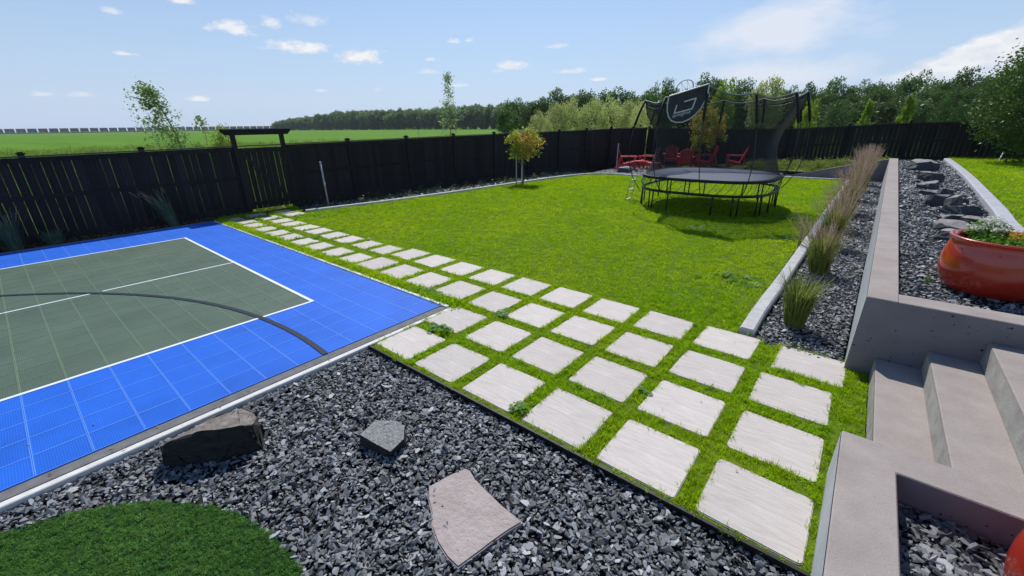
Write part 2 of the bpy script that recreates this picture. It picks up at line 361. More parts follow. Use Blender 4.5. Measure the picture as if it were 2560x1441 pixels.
# gravel sheets
G_FRONT = [(-.02, -7.0), (-.02, -.10), (.0, -.09), (3.9, -.05), (3.9, -7.0)]
G_LOWER = [(3.10, 2.47), (3.88, 2.53), (4.2, 19.0), (3.14, 18.6), (3.22, 7.4), (3.13, 3.3)]
G_UPPER = [(4.1, 2.66), (9, 2.66), (9, 4.0), (5.25, 5.1), (5.3, 6.3), (5.35, 7.7), (5.48, 10.4), (5.66, 14.8), (5.8, 20.6), (4.47, 20.2)]
G_PLANT = [(4.15, -3.2), (6.5, -3.2), (6.5, .57), (4.15, .57)]
G_PATIO = [(3.14, 18.6), (1.1, 18.5), (-1.45, 17.75), (-3.05, 16.55), (-4.0, 15.72), (-5.1, 15.9), (-6.1, 15.3), (-6.4, 16.2), (-6.5, 18.6), (-6.1, 21.2), (.9, 21.2), (1.2, 19.3)]
sheet('front_gravel_bed', G_FRONT, -.058, M_GBASE)
sheet('lower_gravel_bed', G_LOWER, -.02, M_GBASE)
M_PATIO = mat('pale_patio_gravel', (.30, .29, .29), .95, 0, .2, 0, 25, (.16, .16, .165), bump=.8, bump_scale=70)
sheet('gravel_patio', G_PATIO, .012, M_PATIO, thick=.08)
# upper terrace: a raised sheet behind the wall, sloping a little up to the fence
def zup(p): return .66+.0015*(p[1]-3)
sheet('upper_gravel_bed', G_UPPER, zup, M_GBASE, thick=.9)
sheet('planter_soil', G_PLANT, .17, M_GBASE, thick=.2)
def zterr(u, v):
    t = min(1, max(0, (u+4.5)/9.0)); return t*.6
mb = MB(); us = np.linspace(-6.2, 5.0, 24); vs = np.linspace(19.3, 22.4, 5)
V = []; F = []
for i, u in enumerate(us):
    for j, v in enumerate(vs): V.append((u, v, .02+max(zterr(u, v)*(1 if j else .9), 0)*(1)+.02*noise.noise(Vector((u*2, v*2, 0)))))
for i in range(len(us)-1):
    for j in range(len(vs)-1): a = i*5+j; F.append((a, a+5, a+6, a+1))
M_COVER = mat('ground_cover_soil', (.05, .075, .015), .95, 0, .1, 0, 3, (.11, .15, .03))
mb.add(V, F); t = mb.build('rear_slope', M_COVER, smooth=True); t['kind'] = 'structure'
UP_LAWN = [(9, 4.2), (5.55, 6.9), (5.64, 8.5), (5.73, 10.6), (5.91, 14.9), (5.96, 20.9), (6.0, 22.3), (14, 22.5), (14, 4.2)]
sheet('upper_lawn', UP_LAWN, lambda p: zup(p)+.04, M_SOIL, thick=.9)
sheet('upper_rear_soil', [(4.45, 20.1), (5.85, 20.6), (6.0, 22.3), (4.4, 22.3)], .63, M_COVER, thick=.3)

# ------------------------------------------------------------------ court
TP = .2935; CX1, CY1 = -.193, 1.05; NU = 29
M_BLUE = mat('court_blue', (.014, .125, .62), .6, 0, .2, .07, 1.6, coord='World', stain=.07, rnd=.04)
M_BLUEJ = mat('court_blue_joint', (.09, .26, .78), .5, 0, .25)
M_GREEN = mat('court_green', (.088, .13, .098), .6, 0, .2, .10, 1.6, coord='World', stain=.07, rnd=.04)
M_GREENJ = mat('court_green_joint', (.155, .225, .145), .55, 0, .3)
def ribs(m):            # fine open-grid relief of the plastic tiles
    N, L = m.node_tree.nodes, m.node_tree.links
    tcn = N.new('ShaderNodeTexCoord'); vals = []
    for ax in ('X', 'Y'):
        wv = N.new('ShaderNodeTexWave'); wv.bands_direction = ax; wv.inputs['Scale'].default_value = 22; L.new(tcn.outputs['Object'], wv.inputs[0]); vals.append(wv.outputs['Fac'])
    ad = N.new('ShaderNodeMath'); ad.operation = 'MAXIMUM'; L.new(vals[0], ad.inputs[0]); L.new(vals[1], ad.inputs[1])
    bp = N.new('ShaderNodeBump'); bp.inputs['Strength'].default_value = .35; bp.inputs['Distance'].default_value = .004; L.new(ad.outputs[0], bp.inputs['Height']); L.new(bp.outputs[0], N['Principled BSDF'].inputs['Normal'])
ribs(M_BLUE); ribs(M_GREEN)
court = sheet('sport_court', [(-8.70, 1.06), (CX1, 1.06), (CX1, -6.6), (-8.70, -6.6)], .002, M_CURBD, thick=.06)
def tile_mesh(m1, m2):
    mb = MB(); h = TP/2-.0012; r = .0052; z = .016; zr = .0185
    V = [(-h, -h, 0), (h, -h, 0), (h, h, 0), (-h, h, 0), (-h, -h, zr), (h, -h, zr), (h, h, zr), (-h, h, zr), (-h+r, -h+r, zr), (h-r, -h+r, zr), (h-r, h-r, zr), (-h+r, h-r, zr), (-h+r+.001, -h+r+.001, z), (h-r-.001, -h+r+.001, z), (h-r-.001, h-r-.001, z), (-h+r+.001, h-r-.001, z)]
    F2 = [(0, 1, 5, 4), (1, 2, 6, 5), (2, 3, 7, 6), (3, 0, 4, 7), (4, 5, 9, 8), (5, 6, 10, 9), (6, 7, 11, 10), (7, 4, 8, 11), (8, 9, 13, 12), (9, 10, 14, 13), (10, 11, 15, 14), (11, 8, 12, 15)]
    mb.add(V, F2, 1); mb.f.append((12, 13, 14, 15)); mb.m.append(0)
    return mb.mesh('court_tile', [m1, m2])
TB, TG = tile_mesh(M_BLUE, M_BLUEJ), tile_mesh(M_GREEN, M_GREENJ)
IX0, IX1, IY1 = CX1-TP*24.12, CX1-TP*5, .105        # inner rectangle
tiles = []
for i in range(NU):
    for j in range(-1, 26):
        x = CX1-TP*(i+.5); y = CY1-.055-TP*(j+.5)
        if j == -1: continue
        g = IX0 < x < IX1 and y < IY1-.05
        tiles.append((x, y, g))
# pieces nearest to the camera stand for themselves, the rest is one joined piece
tiles.sort(key=lambda t: math.hypot(t[0]-CAMX, t[1]-CAMY)*(1 if (t[1] > -3.1) else 3))
for x, y, g in tiles[:290]: inst('court_tile', TG if g else TB, court, (x, y, .003+random.uniform(0, .0006)))
mb = MB()
for x, y, g in tiles[290:]:
    s = TG if g else TB
    o0 = len(mb.v); mb.v += [(v.co.x+x, v.co.y+y, v.co.z+.003) for v in s.vertices]
    for p in s.polygons: mb.f.append(tuple(i+o0 for i in p.vertices)); mb.m.append(p.material_index+(2 if g else 0))
o = mb.build('court_tiles_beyond', [M_BLUE, M_BLUEJ, M_GREEN, M_GREENJ], court); o['kind'] = 'stuff'
mb = MB().box(CX1-NU*TP, CX1, CY1-.055, CY1+.002, .003, .019); mb.build('court_ramp_edge', M_BLUE, court)
zl = .0235
M_LINE = mat('court_line_paint', (.74, .78, .80), .55, 0, .4, .05, 5); M_ARC = mat('court_arc_paint', (.012, .022, .035), .6, 0, .3)
MB().box(IX1-.020, IX1+.020, -6.6, IY1, zl-.003, zl).build('court_line', M_LINE, court)
MB().box(IX0-.020, IX0+.020, -6.6, IY1, zl-.003, zl).build('court_line', M_LINE, court)
MB().box(IX0-.020, IX1+.020, IY1-.026, IY1+.016, zl, zl+.002).build('court_line', M_LINE, court)
MB().box(-4.476, -4.444, -1.60, IY1-.026, zl-.003, zl).build('court_line', M_LINE, court)
MB().box(-4.476, -4.444, -6.6, -1.72, zl-.003, zl).build('court_line', M_LINE, court)
mb = MB(); ca, cb_, R = -.692, -6.851, 6.38
angs = np.linspace(math.radians(85.5), math.radians(178), 60)
V = []; F = []
for a in angs:
    for rr in (R-.028, R+.028): V.append((ca+rr*math.cos(a), cb_+rr*math.sin(a), zl+.003))
F = [(2*i, 2*i+1, 2*i+3, 2*i+2) for i in range(len(angs)-1)]
mb.add([v for v in V], F); mb.build('court_arc', M_ARC, court)
# edging strips round the court
st = tag(MB().box(CX1+.002, -.085, -7.0, 1.062, -.06, .012).build('court_apron', M_CURBD), kind='structure')
st = tag(MB().box(-.083, -.022, -7.0, 1.15, -.06, .008).build('court_kerb', M_WHITE, bevel=.006), kind='structure')
mb = MB()
x = -8.7
while x < -.1:
    L_ = min(1.2, -.085-x); MBk = MB().box(x+.003, x+L_-.003, 1.064, 1.118, -.06, .03)
    ob = MBk.build('kerb_block', M_WHITE, st, bevel=.006); x += L_
tag(MB().box(-8.78, -8.706, -6.6, 1.12, -.06, .03).build('court_rear_kerb', M_CURBD, bevel=.006), kind='structure')
tag(MB().obox((-.02, -.098, -.04), (3.89, -.060, -.04), .022, .10).build('edging_shadow_strip', mat('edging_shadow_black', (.006, .006, .006), .6)), kind='structure')  # black edging strip standing in for the shadow line below the pavers

# ------------------------------------------------------------------ stepping stone pavers
M_PAVE = mat('paver_stone', (.48, .44, .415), .8, 0, .3, 0, 3.5, (.58, .535, .51), bump=.35, bump_scale=9, stretch=(1.2, 9, 1), rnd=.075, stain=.05)
path = bpy.data.objects.new('paver_path', None); COL.objects.link(path); path['kind'] = 'structure'
def paver_mesh(seed, w=.545, d=.535):
    r = random.Random(seed); bm = bmesh.new(); bmesh.ops.create_cube(bm, size=1)
    for v in bm.verts: v.co = Vector((v.co.x*w+r.uniform(-.006, .006), v.co.y*d+r.uniform(-.006, .006), v.co.z*.05))
    bmesh.ops.bevel(bm, geom=[e for e in bm.edges if abs(e.verts[0].co.z-e.verts[1].co.z) > .02], offset=.02+r.random()*.02, segments=3, affect='EDGES', profile=.5)
    bmesh.ops.bevel(bm, geom=[e for e in bm.edges if e.verts[0].co.z > 0 and e.verts[1].co.z > 0], offset=.006, segments=2, affect='EDGES')
    me = bpy.data.meshes.new('paver'); bm.to_mesh(me); bm.free(); me.materials.append(M_PAVE); return me
PM = [paver_mesh(i) for i in range(6)]; PS = [paver_mesh(10+i, .495, .475) for i in range(4)]
pavers = []
PU, PV = .667, .687
for j, k0 in ((0, 0), (1, 0), (2, -4), (3, -4)):
    for k in range(k0, 6):
        x, y = k*PU+.249, j*PV+.238
        if k == 0 and j == 0: x += .02
        if k == 5 and j == 3: x += .06; y += .0
        pavers.append((x, y, .545, .535)); inst('paver', random.choice(PM), path, (x, y, -.017+random.uniform(-.003, .004)), random.uniform(-.012, .012)+PI*random.randint(0, 1))
for i, u in enumerate([-3.03, -3.66, -4.33, -4.93, -5.58, -6.18, -6.82, -7.46]):
    for y in (2.21-.004*i, 1.55-.006*i):
        x = u-(0 if y > 2 else -.02); pavers.append((x, y, .495, .475)); inst('paver', random.choice(PS), path, (x, y, -.018+random.uniform(-.003, .003)), random.uniform(-.02, .02))
for x, y in [(-8.62, 1.45), (-8.74, 2.09), (-8.64, 2.74), (-8.05, 1.56), (-8.07, 2.15), (-8.06, 2.78)]:
    pavers.append((x, y, .495, .475)); inst('paver', random.choice(PS), path, (x, y, -.018), random.uniform(-.03, .03))

# ------------------------------------------------------------------ curbs
def curb(name, pts, w, z0, z1, m, label=None, zf=None, round_=True, seglen=None):
    mb = MB(); n = len(pts); V = []; F = []
    prof = [(-.5, z0), (-.5, z1-.02), (-.38, z1), (.38, z1), (.5, z1-.02), (.5, z0)]
    for i, p in enumerate(pts):
        a = Vector(pts[max(i-1, 0)]); b = Vector(pts[min(i+1, n-1)]); d = (b-a).normalized(); nn = Vector((-d.y, d.x)); zz = zf(p) if zf else 0
        for q, z in prof: V.append((p[0]+nn.x*q*w, p[1]+nn.y*q*w, z+zz))
    k = len(prof)
    for i in range(n-1):
        for j in range(k-1): F.append((i*k+j, i*k+j+1, (i+1)*k+j+1, (i+1)*k+j))
    F += [tuple(range(k)), tuple((n-1)*k+j for j in reversed(range(k)))]
    mb.add(V, F); o = mb.build(name, m, smooth=False); o['kind'] = 'structure'; return o
def resample(pts, step):
    out = [pts[0]]
    for a, b in zip(pts[:-1], pts[1:]):
        L = math.hypot(b[0]-a[0], b[1]-a[1]); n = max(1, int(L/step))
        for i in range(1, n+1): out.append((a[0]+(b[0]-a[0])*i/n, a[1]+(b[1]-a[1])*i/n))
    return out
def smooth(pts, it=2):
    for _ in range(it):
        q = [pts[0]]
        for a, b in zip(pts[:-1], pts[1:]): q += [(a[0]*.75+b[0]*.25, a[1]*.75+b[1]*.25), (a[0]*.25+b[0]*.75, a[1]*.25+b[1]*.75)]
        pts = q+[pts[-1]]
    return pts
RC = [(3.035, 2.62), (3.03, 3.4), (3.06, 4.5), (3.08, 6), (3.10, 7.8), (3.12, 10.4), (3.19, 15.2), (3.21, 18.5)]
for i in range(9):         # right curb cast in lengths with open joints
    v0, v1 = 2.62+i*1.77, 2.62+(i+1)*1.77-.012
    P = [(float(np.interp(v, [p[1] for p in RC], [p[0] for p in RC])), v) for v in np.linspace(v0, v1, 4)]
    curb('lawn_curb', P, .15, -.06, .075, M_CURB)
LC = [(-8.12, 3.12), (-7.88, 4.2), (-7.64, 5.25), (-7.47, 6.4), (-7.27, 8), (-7.1, 9.8), (-6.9, 12), (-6.72, 13.6), (-6.3, 15.3), (-5.15, 16.0), (-4.0, 15.68), (-3.05, 16.5), (-1.4, 17.7), (1.1, 18.47), (3.1, 18.62)]
curb('rear_lawn_curb', smooth(LC, 2), .13, -.06, .06, mat('pale_curb', (.52, .52, .50), .8, 0, .3, .15, 8))
UC = [(9.0, 3.9), (6.4, 4.6), (5.4, 5.9), (5.42, 7.2), (5.5, 8.1), (5.6, 10.5), (5.78, 14.8), (5.87, 20.7)]
curb('upper_curb', smooth(UC, 2), .19, .5, .76, mat('upper_curb_concrete', (.38, .39, .43), .8, 0, .3, .12, 6, bump=.2, bump_scale=40), zf=lambda p: .0015*(p[1]-3))

# ------------------------------------------------------------------ concrete walls and steps
def pits(m):      # small air holes of cast concrete
    N, L = m.node_tree.nodes, m.node_tree.links; b = N['Principled BSDF']
    t = N.new('ShaderNodeTexCoord'); v = N.new('ShaderNodeTexVoronoi'); v.inputs['Scale'].default_value = 20; L.new(t.outputs['Object'], v.inputs[0])
    nz = N.new('ShaderNodeTexNoise'); nz.inputs['Scale'].default_value = 5; L.new(t.outputs['Object'], nz.inputs[0])
    th = N.new('ShaderNodeMapRange'); th.inputs[1].default_value = .45; th.inputs[2].default_value = .75; th.inputs[3].default_value = .08; th.inputs[4].default_value = .27; L.new(nz.outputs[0], th.inputs[0])
    lt = N.new('ShaderNodeMath'); lt.operation = 'LESS_THAN'; L.new(v.outputs['Distance'], lt.inputs[0]); L.new(th.outputs[0], lt.inputs[1])
    old = b.inputs['Base Color'].links[0].from_socket; mx = N.new('ShaderNodeMix'); mx.data_type = 'RGBA'; L.new(lt.outputs[0], mx.inputs[0]); L.new(old, mx.inputs[6]); mx.inputs[7].default_value = (.05, .047, .045, 1); L.new(mx.outputs[2], b.inputs['Base Color'])
M_CONCP = mat('shaded_pitted_concrete', (.19, .175, .19), .85, 0, .2, 0, 3, (.23, .21, .225), bump=.15, bump_scale=70); pits(M_CONCP)  # same concrete with shade painted in: darker base for the unlit faces
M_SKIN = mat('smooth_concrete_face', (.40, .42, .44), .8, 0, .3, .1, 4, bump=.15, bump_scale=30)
w = empty('retaining_wall', (3.905, 2.44, 0), 'long smooth concrete retaining wall between the lower and upper gravel beds', 'wall')
def local(o): o.matrix_parent_inverse = o.parent.matrix_basis.inverted(); return o
V = [(3.905, 2.44), (4.11, 2.44), (4.11, 2.68), (4.45, 19.1), (4.45, 19.32), (4.21, 19.32), (4.20, 19.1)]
mb = MB(); mb.prism([(3.905, 2.44), (4.115, 2.44), (4.45, 19.32), (4.205, 19.32)], -.1, lambda p: .73+.0052*(p[1]-2.44), 0)
ob = local(mb.build('wall_top_and_core', [M_CONC], w, bevel=.006)); ob.name = 'coping'
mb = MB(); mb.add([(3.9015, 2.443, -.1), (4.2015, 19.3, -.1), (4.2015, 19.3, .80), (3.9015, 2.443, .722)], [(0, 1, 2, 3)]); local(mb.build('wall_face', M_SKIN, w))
w2 = empty('stair_wall', (4.11, 2.44, 0), 'pitted concrete wall rising beside the steps below the big red pot', 'wall')
local(MB().box(4.117, 9.0, 2.44, 2.68, -.1, .728).build('coping', M_CONC, w2, bevel=.006))
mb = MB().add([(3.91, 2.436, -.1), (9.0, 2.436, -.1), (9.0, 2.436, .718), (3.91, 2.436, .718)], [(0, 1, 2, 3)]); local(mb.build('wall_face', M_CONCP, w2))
w3 = empty('sloping_garden_wall', (2.8, 19.1, 0), 'dark low concrete wall whose top slopes down behind the lawn', 'wall')
mb = MB(); T = [(-.2, -.02), (1.2, .06), (2.05, .27), (2.8, .46), (3.2, .58), (4.2, .80)]
V = [(x, 19.1, -.1) for x, z in T]+[(x, 19.1, z) for x, z in T]+[(x, 19.28, -.1) for x, z in T]+[(x, 19.28, z) for x, z in T]; n = len(T); F = []
for i in range(n-1): F += [(i, i+1, n+i+1, n+i), (n+i, n+i+1, 3*n+i+1, 3*n+i), (2*n+i+1, 2*n+i, 3*n+i, 3*n+i+1)]
F += [(0, n, 3*n, 2*n), (n-1, 3*n-1, 4*n-1, 2*n-1)]
mb.add(V, F); local(mb.build('wall_body', M_CONCP, w3))
w4 = empty('planter_wall', (4.0, .7, 0), 'L-shaped concrete planter wall at the foot of the steps with gravel inside', 'wall')
mb = MB(); mb.prism([(3.90, -3.6), (4.152, -3.6), (4.152, .56), (9.0, .56), (9.0, .80), (3.90, .80)], -.1, .3635); local(mb.build('coping', M_CONC, w4, bevel=.006))
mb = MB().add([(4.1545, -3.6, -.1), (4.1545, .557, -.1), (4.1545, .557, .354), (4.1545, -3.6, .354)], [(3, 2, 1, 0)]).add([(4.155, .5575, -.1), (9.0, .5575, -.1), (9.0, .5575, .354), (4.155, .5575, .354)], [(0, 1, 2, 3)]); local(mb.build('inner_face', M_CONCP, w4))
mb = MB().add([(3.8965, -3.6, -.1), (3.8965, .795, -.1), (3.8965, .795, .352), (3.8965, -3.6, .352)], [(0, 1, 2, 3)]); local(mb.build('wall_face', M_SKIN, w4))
stp = empty('concrete_steps', (4.1, .8, 0), 'wide poured concrete steps climbing between the two walls', 'steps')
for i, (x0, z) in enumerate([(4.09, .1815), (4.39, .3625), (4.69, .545), (4.99, .728)]):
    x1 = [4.39, 4.69, 4.99, 9.0][i]
    y0 = (.70, .70, .803, .803)[i]
    ob = MB().box(x0, x1+.001 if i < 3 else x1, y0, 2.434, -.1+i*.001, z-(.0015 if i == 1 else 0)).build('step' if i < 3 else 'landing', [M_CONC], stp, bevel=.008, seg=2); local(ob)
    ob = MB().add([(x0-.0025, y0+.002, max(0, z-.181)), (x0-.0025, 2.432, max(0, z-.181)), (x0-.0025, 2.432, z-.009), (x0-.0025, y0+.002, z-.009)], [(0, 1, 2, 3)]).build('riser', M_CONCR, stp); local(ob)

# ------------------------------------------------------------------ fence
M_FB = mat('fence_board', (.020, .016, .018), .75, 0, .3, .35, 6, bump=.4, bump_scale=12, stretch=(1, 1, .12), rnd=.3)
M_FT = mat('fence_cap', (.055, .05, .045), .7, 0, .3, .3, 8, bump=.2, bump_scale=20, rnd=.1)
def ztop(v): return float(np.interp(v, [-6, 2, 6, 10, 12, 16, 19, 22], [1.70, 1.76, 1.785, 1.82, 1.84, 1.87, 1.94, 1.95]))
def zbase_r(u): return float(np.interp(u, [-6.2, -4, -1, .6, 2.7, 4.6, 8, 14], [0, .06, .15, .21, .35, .56, .60, .62]))
def ztop_r(u): return float(np.interp(u, [-6.2, -3.2, -1, .5, 2.65, 4.6, 5.9, 9, 14], [1.93, 1.86, 1.84, 1.85, 1.95, 2.05, 2.07, 2.1, 2.1]))
BM = []
for i in range(5):
    mb = MB(); mb.box(-.5, .5, -.5, .5, 0, 1); BM.append(mb.mesh('board', M_FB))
def fence(label, pts, gaps, zb, zt, side, posts, group='dark wooden fences round the yard'):
    """pts: polyline; side: unit offset sign of rails toward the yard; zb, zt: functions of (u, v)"""
    a0 = Vector(pts[0]); f = empty('wooden_fence', (a0.x, a0.y, 0), label, 'fence', group)
    rel = lambda x, y, z: (x-a0.x, y-a0.y, z)
    d_acc = 0
    for a, b in zip(pts[:-1], pts[1:]):
        a, b = Vector(a), Vector(b); d = (b-a); L = d.length; d.normalize(); nn = Vector((-d.y, d.x))*side; ang = math.atan2(d.y, d.x)
        n = int(L/.147); pit = L/n
        for i in range(n):
            p = a+d*(pit*(i+.5)); g = gaps(p); wd = pit-g*random.uniform(.5, 1.3)
            o = inst('board', random.choice(BM), f, rel(p.x+random.uniform(-.003, .003)*nn.x, p.y, zb(p)+.05), ang+random.uniform(-.01, .01), (wd, .019, zt(p)-zb(p)-.10+random.uniform(-.01, .01)))
            o.rotation_euler.y = random.uniform(-.003, .003)
        # rails per 2.4 m
        m = max(1, round(L/2.4))
        for i in range(m):
            p, q = a+d*(L*i/m), a+d*(L*(i+1)/m)
            for nm, h0, hh, th, off in (('kickboard', -.0, .27, .03, .028), ('middle_rail', None, .085, .035, .030), ('top_rail', -1, .10, .035, .030)):
                zz = []
                for s in (p, q):
                    if h0 is None: zz.append(zb(s)+(zt(s)-zb(s))*.53)
                    elif h0 == -1: zz.append(zt(s)-.085)
                    else: zz.append(zb(s)+.03+h0)
                mb = MB().obox(rel(p.x+nn.x*off, p.y+nn.y*off, zz[0]), rel(q.x+nn.x*off, q.y+nn.y*off, zz[1]), th, hh); mb.build(nm, M_FB, f)
            mb = MB().obox(rel(p.x+nn.x*.012, p.y+nn.y*.012, zt(p)-.012), rel(q.x+nn.x*.012, q.y+nn.y*.012, zt(q)-.012), .12, .024); mb.build('cap_rail', M_FT, f)
    for px, py in posts:
        p = Vector((px, py)); z1 = zt(p)
        o = MB().box(-.05, .05, -.05, .05, zb(p)-.1, z1+.03).build('post', M_FB, f, loc=(px-a0.x+0.06*posts_off[0], py-a0.y+.06*posts_off[1], 0), bevel=.004)
        MB().box(-.068, .068, -.068, .068, z1+.03, z1+.055).box(-.04, .04, -.04, .04, z1+.055, z1+.075).build('post_cap', M_FB, o)
    return f
zl_ = lambda p: 0.0
posts_off = (-.95, 0)
fence('weathered dark fence beside the blue court, sun glinting through its board gaps', [(-9.4, -6.5), (-9.4, 2.16)], lambda p: .005+.003*(noise.noise(Vector((p.y*.7, 0, 0)))), zl_, lambda p: ztop(p.y), -1, [(-9.4, v) for v in (-5.6, -3.6, -1.65, .24)])
posts_off = (.0, 0)
fence('solid dark board fence behind the lawn, from the gate to the rear corner', [(-9.4, 3.40), (-9.4, 10.0), (-8.73, 14.7), (-6.4, 22.0)], lambda p: .001 if random.random() > .04 else .012, zl_, lambda p: ztop(p.y), -1,
      [(-9.4, 5.42), (-9.4, 7.72), (-9.4, 10.03), (-9.09, 12.12), (-8.78, 14.1), (-8.29, 15.98), (-7.73, 17.63), (-7.18, 19.24), (-6.65, 20.77)])
posts_off = (0, 0)
fence('dark board fence with slanting gaps behind the chairs and upper lawn', [(-6.3, 22.08), (0.5, 22.22), (4.6, 22.32), (14, 22.5)], lambda p: (.001 if p.x < .8 else .007)*random.uniform(.3, 1.2), lambda p: zbase_r(p.x), lambda p: ztop_r(p.x), -1,
      [(-6.3, 22.08), (-4.7, 22.1), (-3.22, 22.13), (-.97, 22.18), (.49, 22.22), (2.65, 22.27), (4.61, 22.32), (6.9, 22.36), (9.2, 22.4)])
gt = empty('garden_gate', (-9.38, 2.78, 0), 'dark board gate with diagonal brace under the arbor beam', 'gate')
y = -.56
while y < .53:
    inst('board', random.choice(BM), gt, (0, y+.07, .07), 0, (.019,   .147-.015*random.uniform(.6, 1.4), 1.62)); y += .147
for nm, a, b, w_ in (('gate_rail', (.03, -.57, .22), (.03, .57, .22), .1), ('gate_rail', (.03, -.57, 1.62), (.03, .57, 1.62), .1), ('gate_stile', (.031, -.53, .17), (.031, -.53, 1.69), .09), ('gate_stile', (.031, .53, .17), (.031, .53, 1.69), .09), ('diagonal_brace', (.033, -.48, 1.55), (.033, .48, .30), .09)):
    MB().obox(a, b, w_ if nm in ('gate_stile',) else .03, .03 if nm == 'gate_stile' else w_, (0, 0, 1) if nm != 'gate_stile' else (1, 0, 0)).build(nm, M_FB, gt)
MB().box(-.04, .08, -.58, .58, 1.735, 1.76).build('cap_rail', M_FT, gt)
ab = empty('gate_arbor', (-9.37, 2.78, 0), 'dark timber arbor with a heavy beam standing over the gate', 'arbor')
for s in (-.62, .62): MB().box(-.05, .05, s-.05, s+.05, -.1, 2.04).build('post', M_FB, ab, bevel=.004)
for off in (-.075, .075):
    pr = [(-.86, 2.16), (.86, 2.16), (.86, 2.11), (.76, 2.02), (-.76, 2.02), (-.86, 2.11)]
    mb = MB(); n = 6; mb.add([(off-.02, a, b) for a, b in pr]+[(off+.02, a, b) for a, b in pr], [tuple(range(6)), tuple(reversed(range(6, 12)))]+[(i, (i+1) % 6, 6+(i+1) % 6, 6+i) for i in range(6)]); mb.build('beam', M_FB, ab)
MB().box(-.14, .14, -.9, .9, 2.162, 2.18).build('top_board', mat('weathered_top_board', (.16, .17, .15), .8, 0, .2, .2, 9), ab)
for px in (.10,):
    MB().box(.045, .075, .52, .545, 1.05, 1.12).build('latch', mat('latch_metal', (.02, .02, .02), .5), gt)

# ------------------------------------------------------------------ poles and stakes
M_GALV = mat('galvanised_steel', (.42, .42, .44), .5, .6, .5, .2, 14)
def pole(x, y, h, lean, label, two=False):
    o = empty('steel_pole', (x, y, 0), label, 'pole')
    MB().tube([(0, 0, -.05), (lean[0]*.5, lean[1]*.5, h*.5), (lean[0], lean[1], h)], .024, 10).build('tube', M_GALV, o, smooth=True)
    MB().tube([(lean[0]*.45, lean[1]*.45, h*.44), (lean[0]*.55, lean[1]*.55, h*.56)], .029, 10).build('sleeve', M_GALV, o, smooth=True)
    MB().lathe([(0, h), (.03, h), (.03, h+.03), (0, h+.035)], 10, c=(lean[0], lean[1])).build('cap', M_GALV, o)
    return o
pole(-8.42, 3.95, 1.24, (-.03, -.02), 'grey metal pole leaning before the solid fence near the gate')
pole(-5.95, 17.6, 1.22, (.03, .0), 'grey metal pole standing left of the red chairs')
pole(8.3-1.2, 20.6, 1.02, (.12, .1), 'short pale pipe leaning at the foot of the big tree on the upper lawn')

# ------------------------------------------------------------------ grass
def nearpaver(P, m=.0):
    r = np.zeros(len(P), bool)
    for x, y, w_, d_ in pavers: r |= (abs(P[:, 0]-x) < w_/2-m) & (abs(P[:, 1]-y) < d_/2-m)
    return r
def z_of(P, z): return np.c_[P, np.full(len(P), z)]
P = fill(LAWN, 900); D = dist(P); P = P[(D < 5.6)]; P = P[~nearpaver(P, -.002)]
ndrift = np.array([noise.noise(Vector((x*1.3, y*1.3, 0))) for x, y in P])
scatter('grass', z_of(P, -.004), T_NEAR, 1.0+.35*ndrift+RN.uniform(-.25, .3, len(P)))
P = fill(LAWN, 330, 120000); D = dist(P); P = P[(D >= 5.6) & (D < 11)]; P = P[~nearpaver(P, .005)]
scatter('grass', z_of(P, -.004), T_FAR, RN.uniform(.7, 1.25, len(P)), .2)
P = fill(LAWN, 170, 120000); D = dist(P); P = P[(D >= 11)]; P = P[~nearpaver(P, .01)]
scatter('grass', z_of(P, -.004), T_FAR, RN.uniform(1.0, 1.7, len(P)), .2)
P = fill(UP_LAWN, 120, 80000); P = P[P[:, 0] < 11]
scatter('grass', np.c_[P, [zup(p)+.036 for p in P]], T_FAR, RN.uniform(1.0, 1.7, len(P)), .2)
# longer tufts hugging paver edges and the court kerb
ed = []
for x, y, w_, d_ in pavers:
    if math.hypot(x-CAMX, y-CAMY) > 9: continue
    for i in range(54):
        s = random.random()*4; k = int(s); t_ = (s-k)*2-1
        q = [(t_*w_/2, -d_/2), (t_*w_/2, d_/2), (-w_/2, t_*d_/2), (w_/2, t_*d_/2)][k]
        if y < .5 and k == 0: continue
        ed.append((x+q[0]*1.045, y+q[1]*1.045, -.006))
    if y < .5:
        for i in range(9): ed.append((x+random.uniform(-.25, .25), y-.255, -.03))
scatter('grass', np.array(ed), T_NEAR, RN.uniform(.7, 1.4, len(ed)), .42)
ed = [(random.uniform(-8.6, 0), 1.15+abs(random.gauss(0, .06)), 0) for _ in range(2200)]
scatter('grass', np.array(ed), T_FAR, RN.uniform(.9, 1.9, len(ed)), .3)
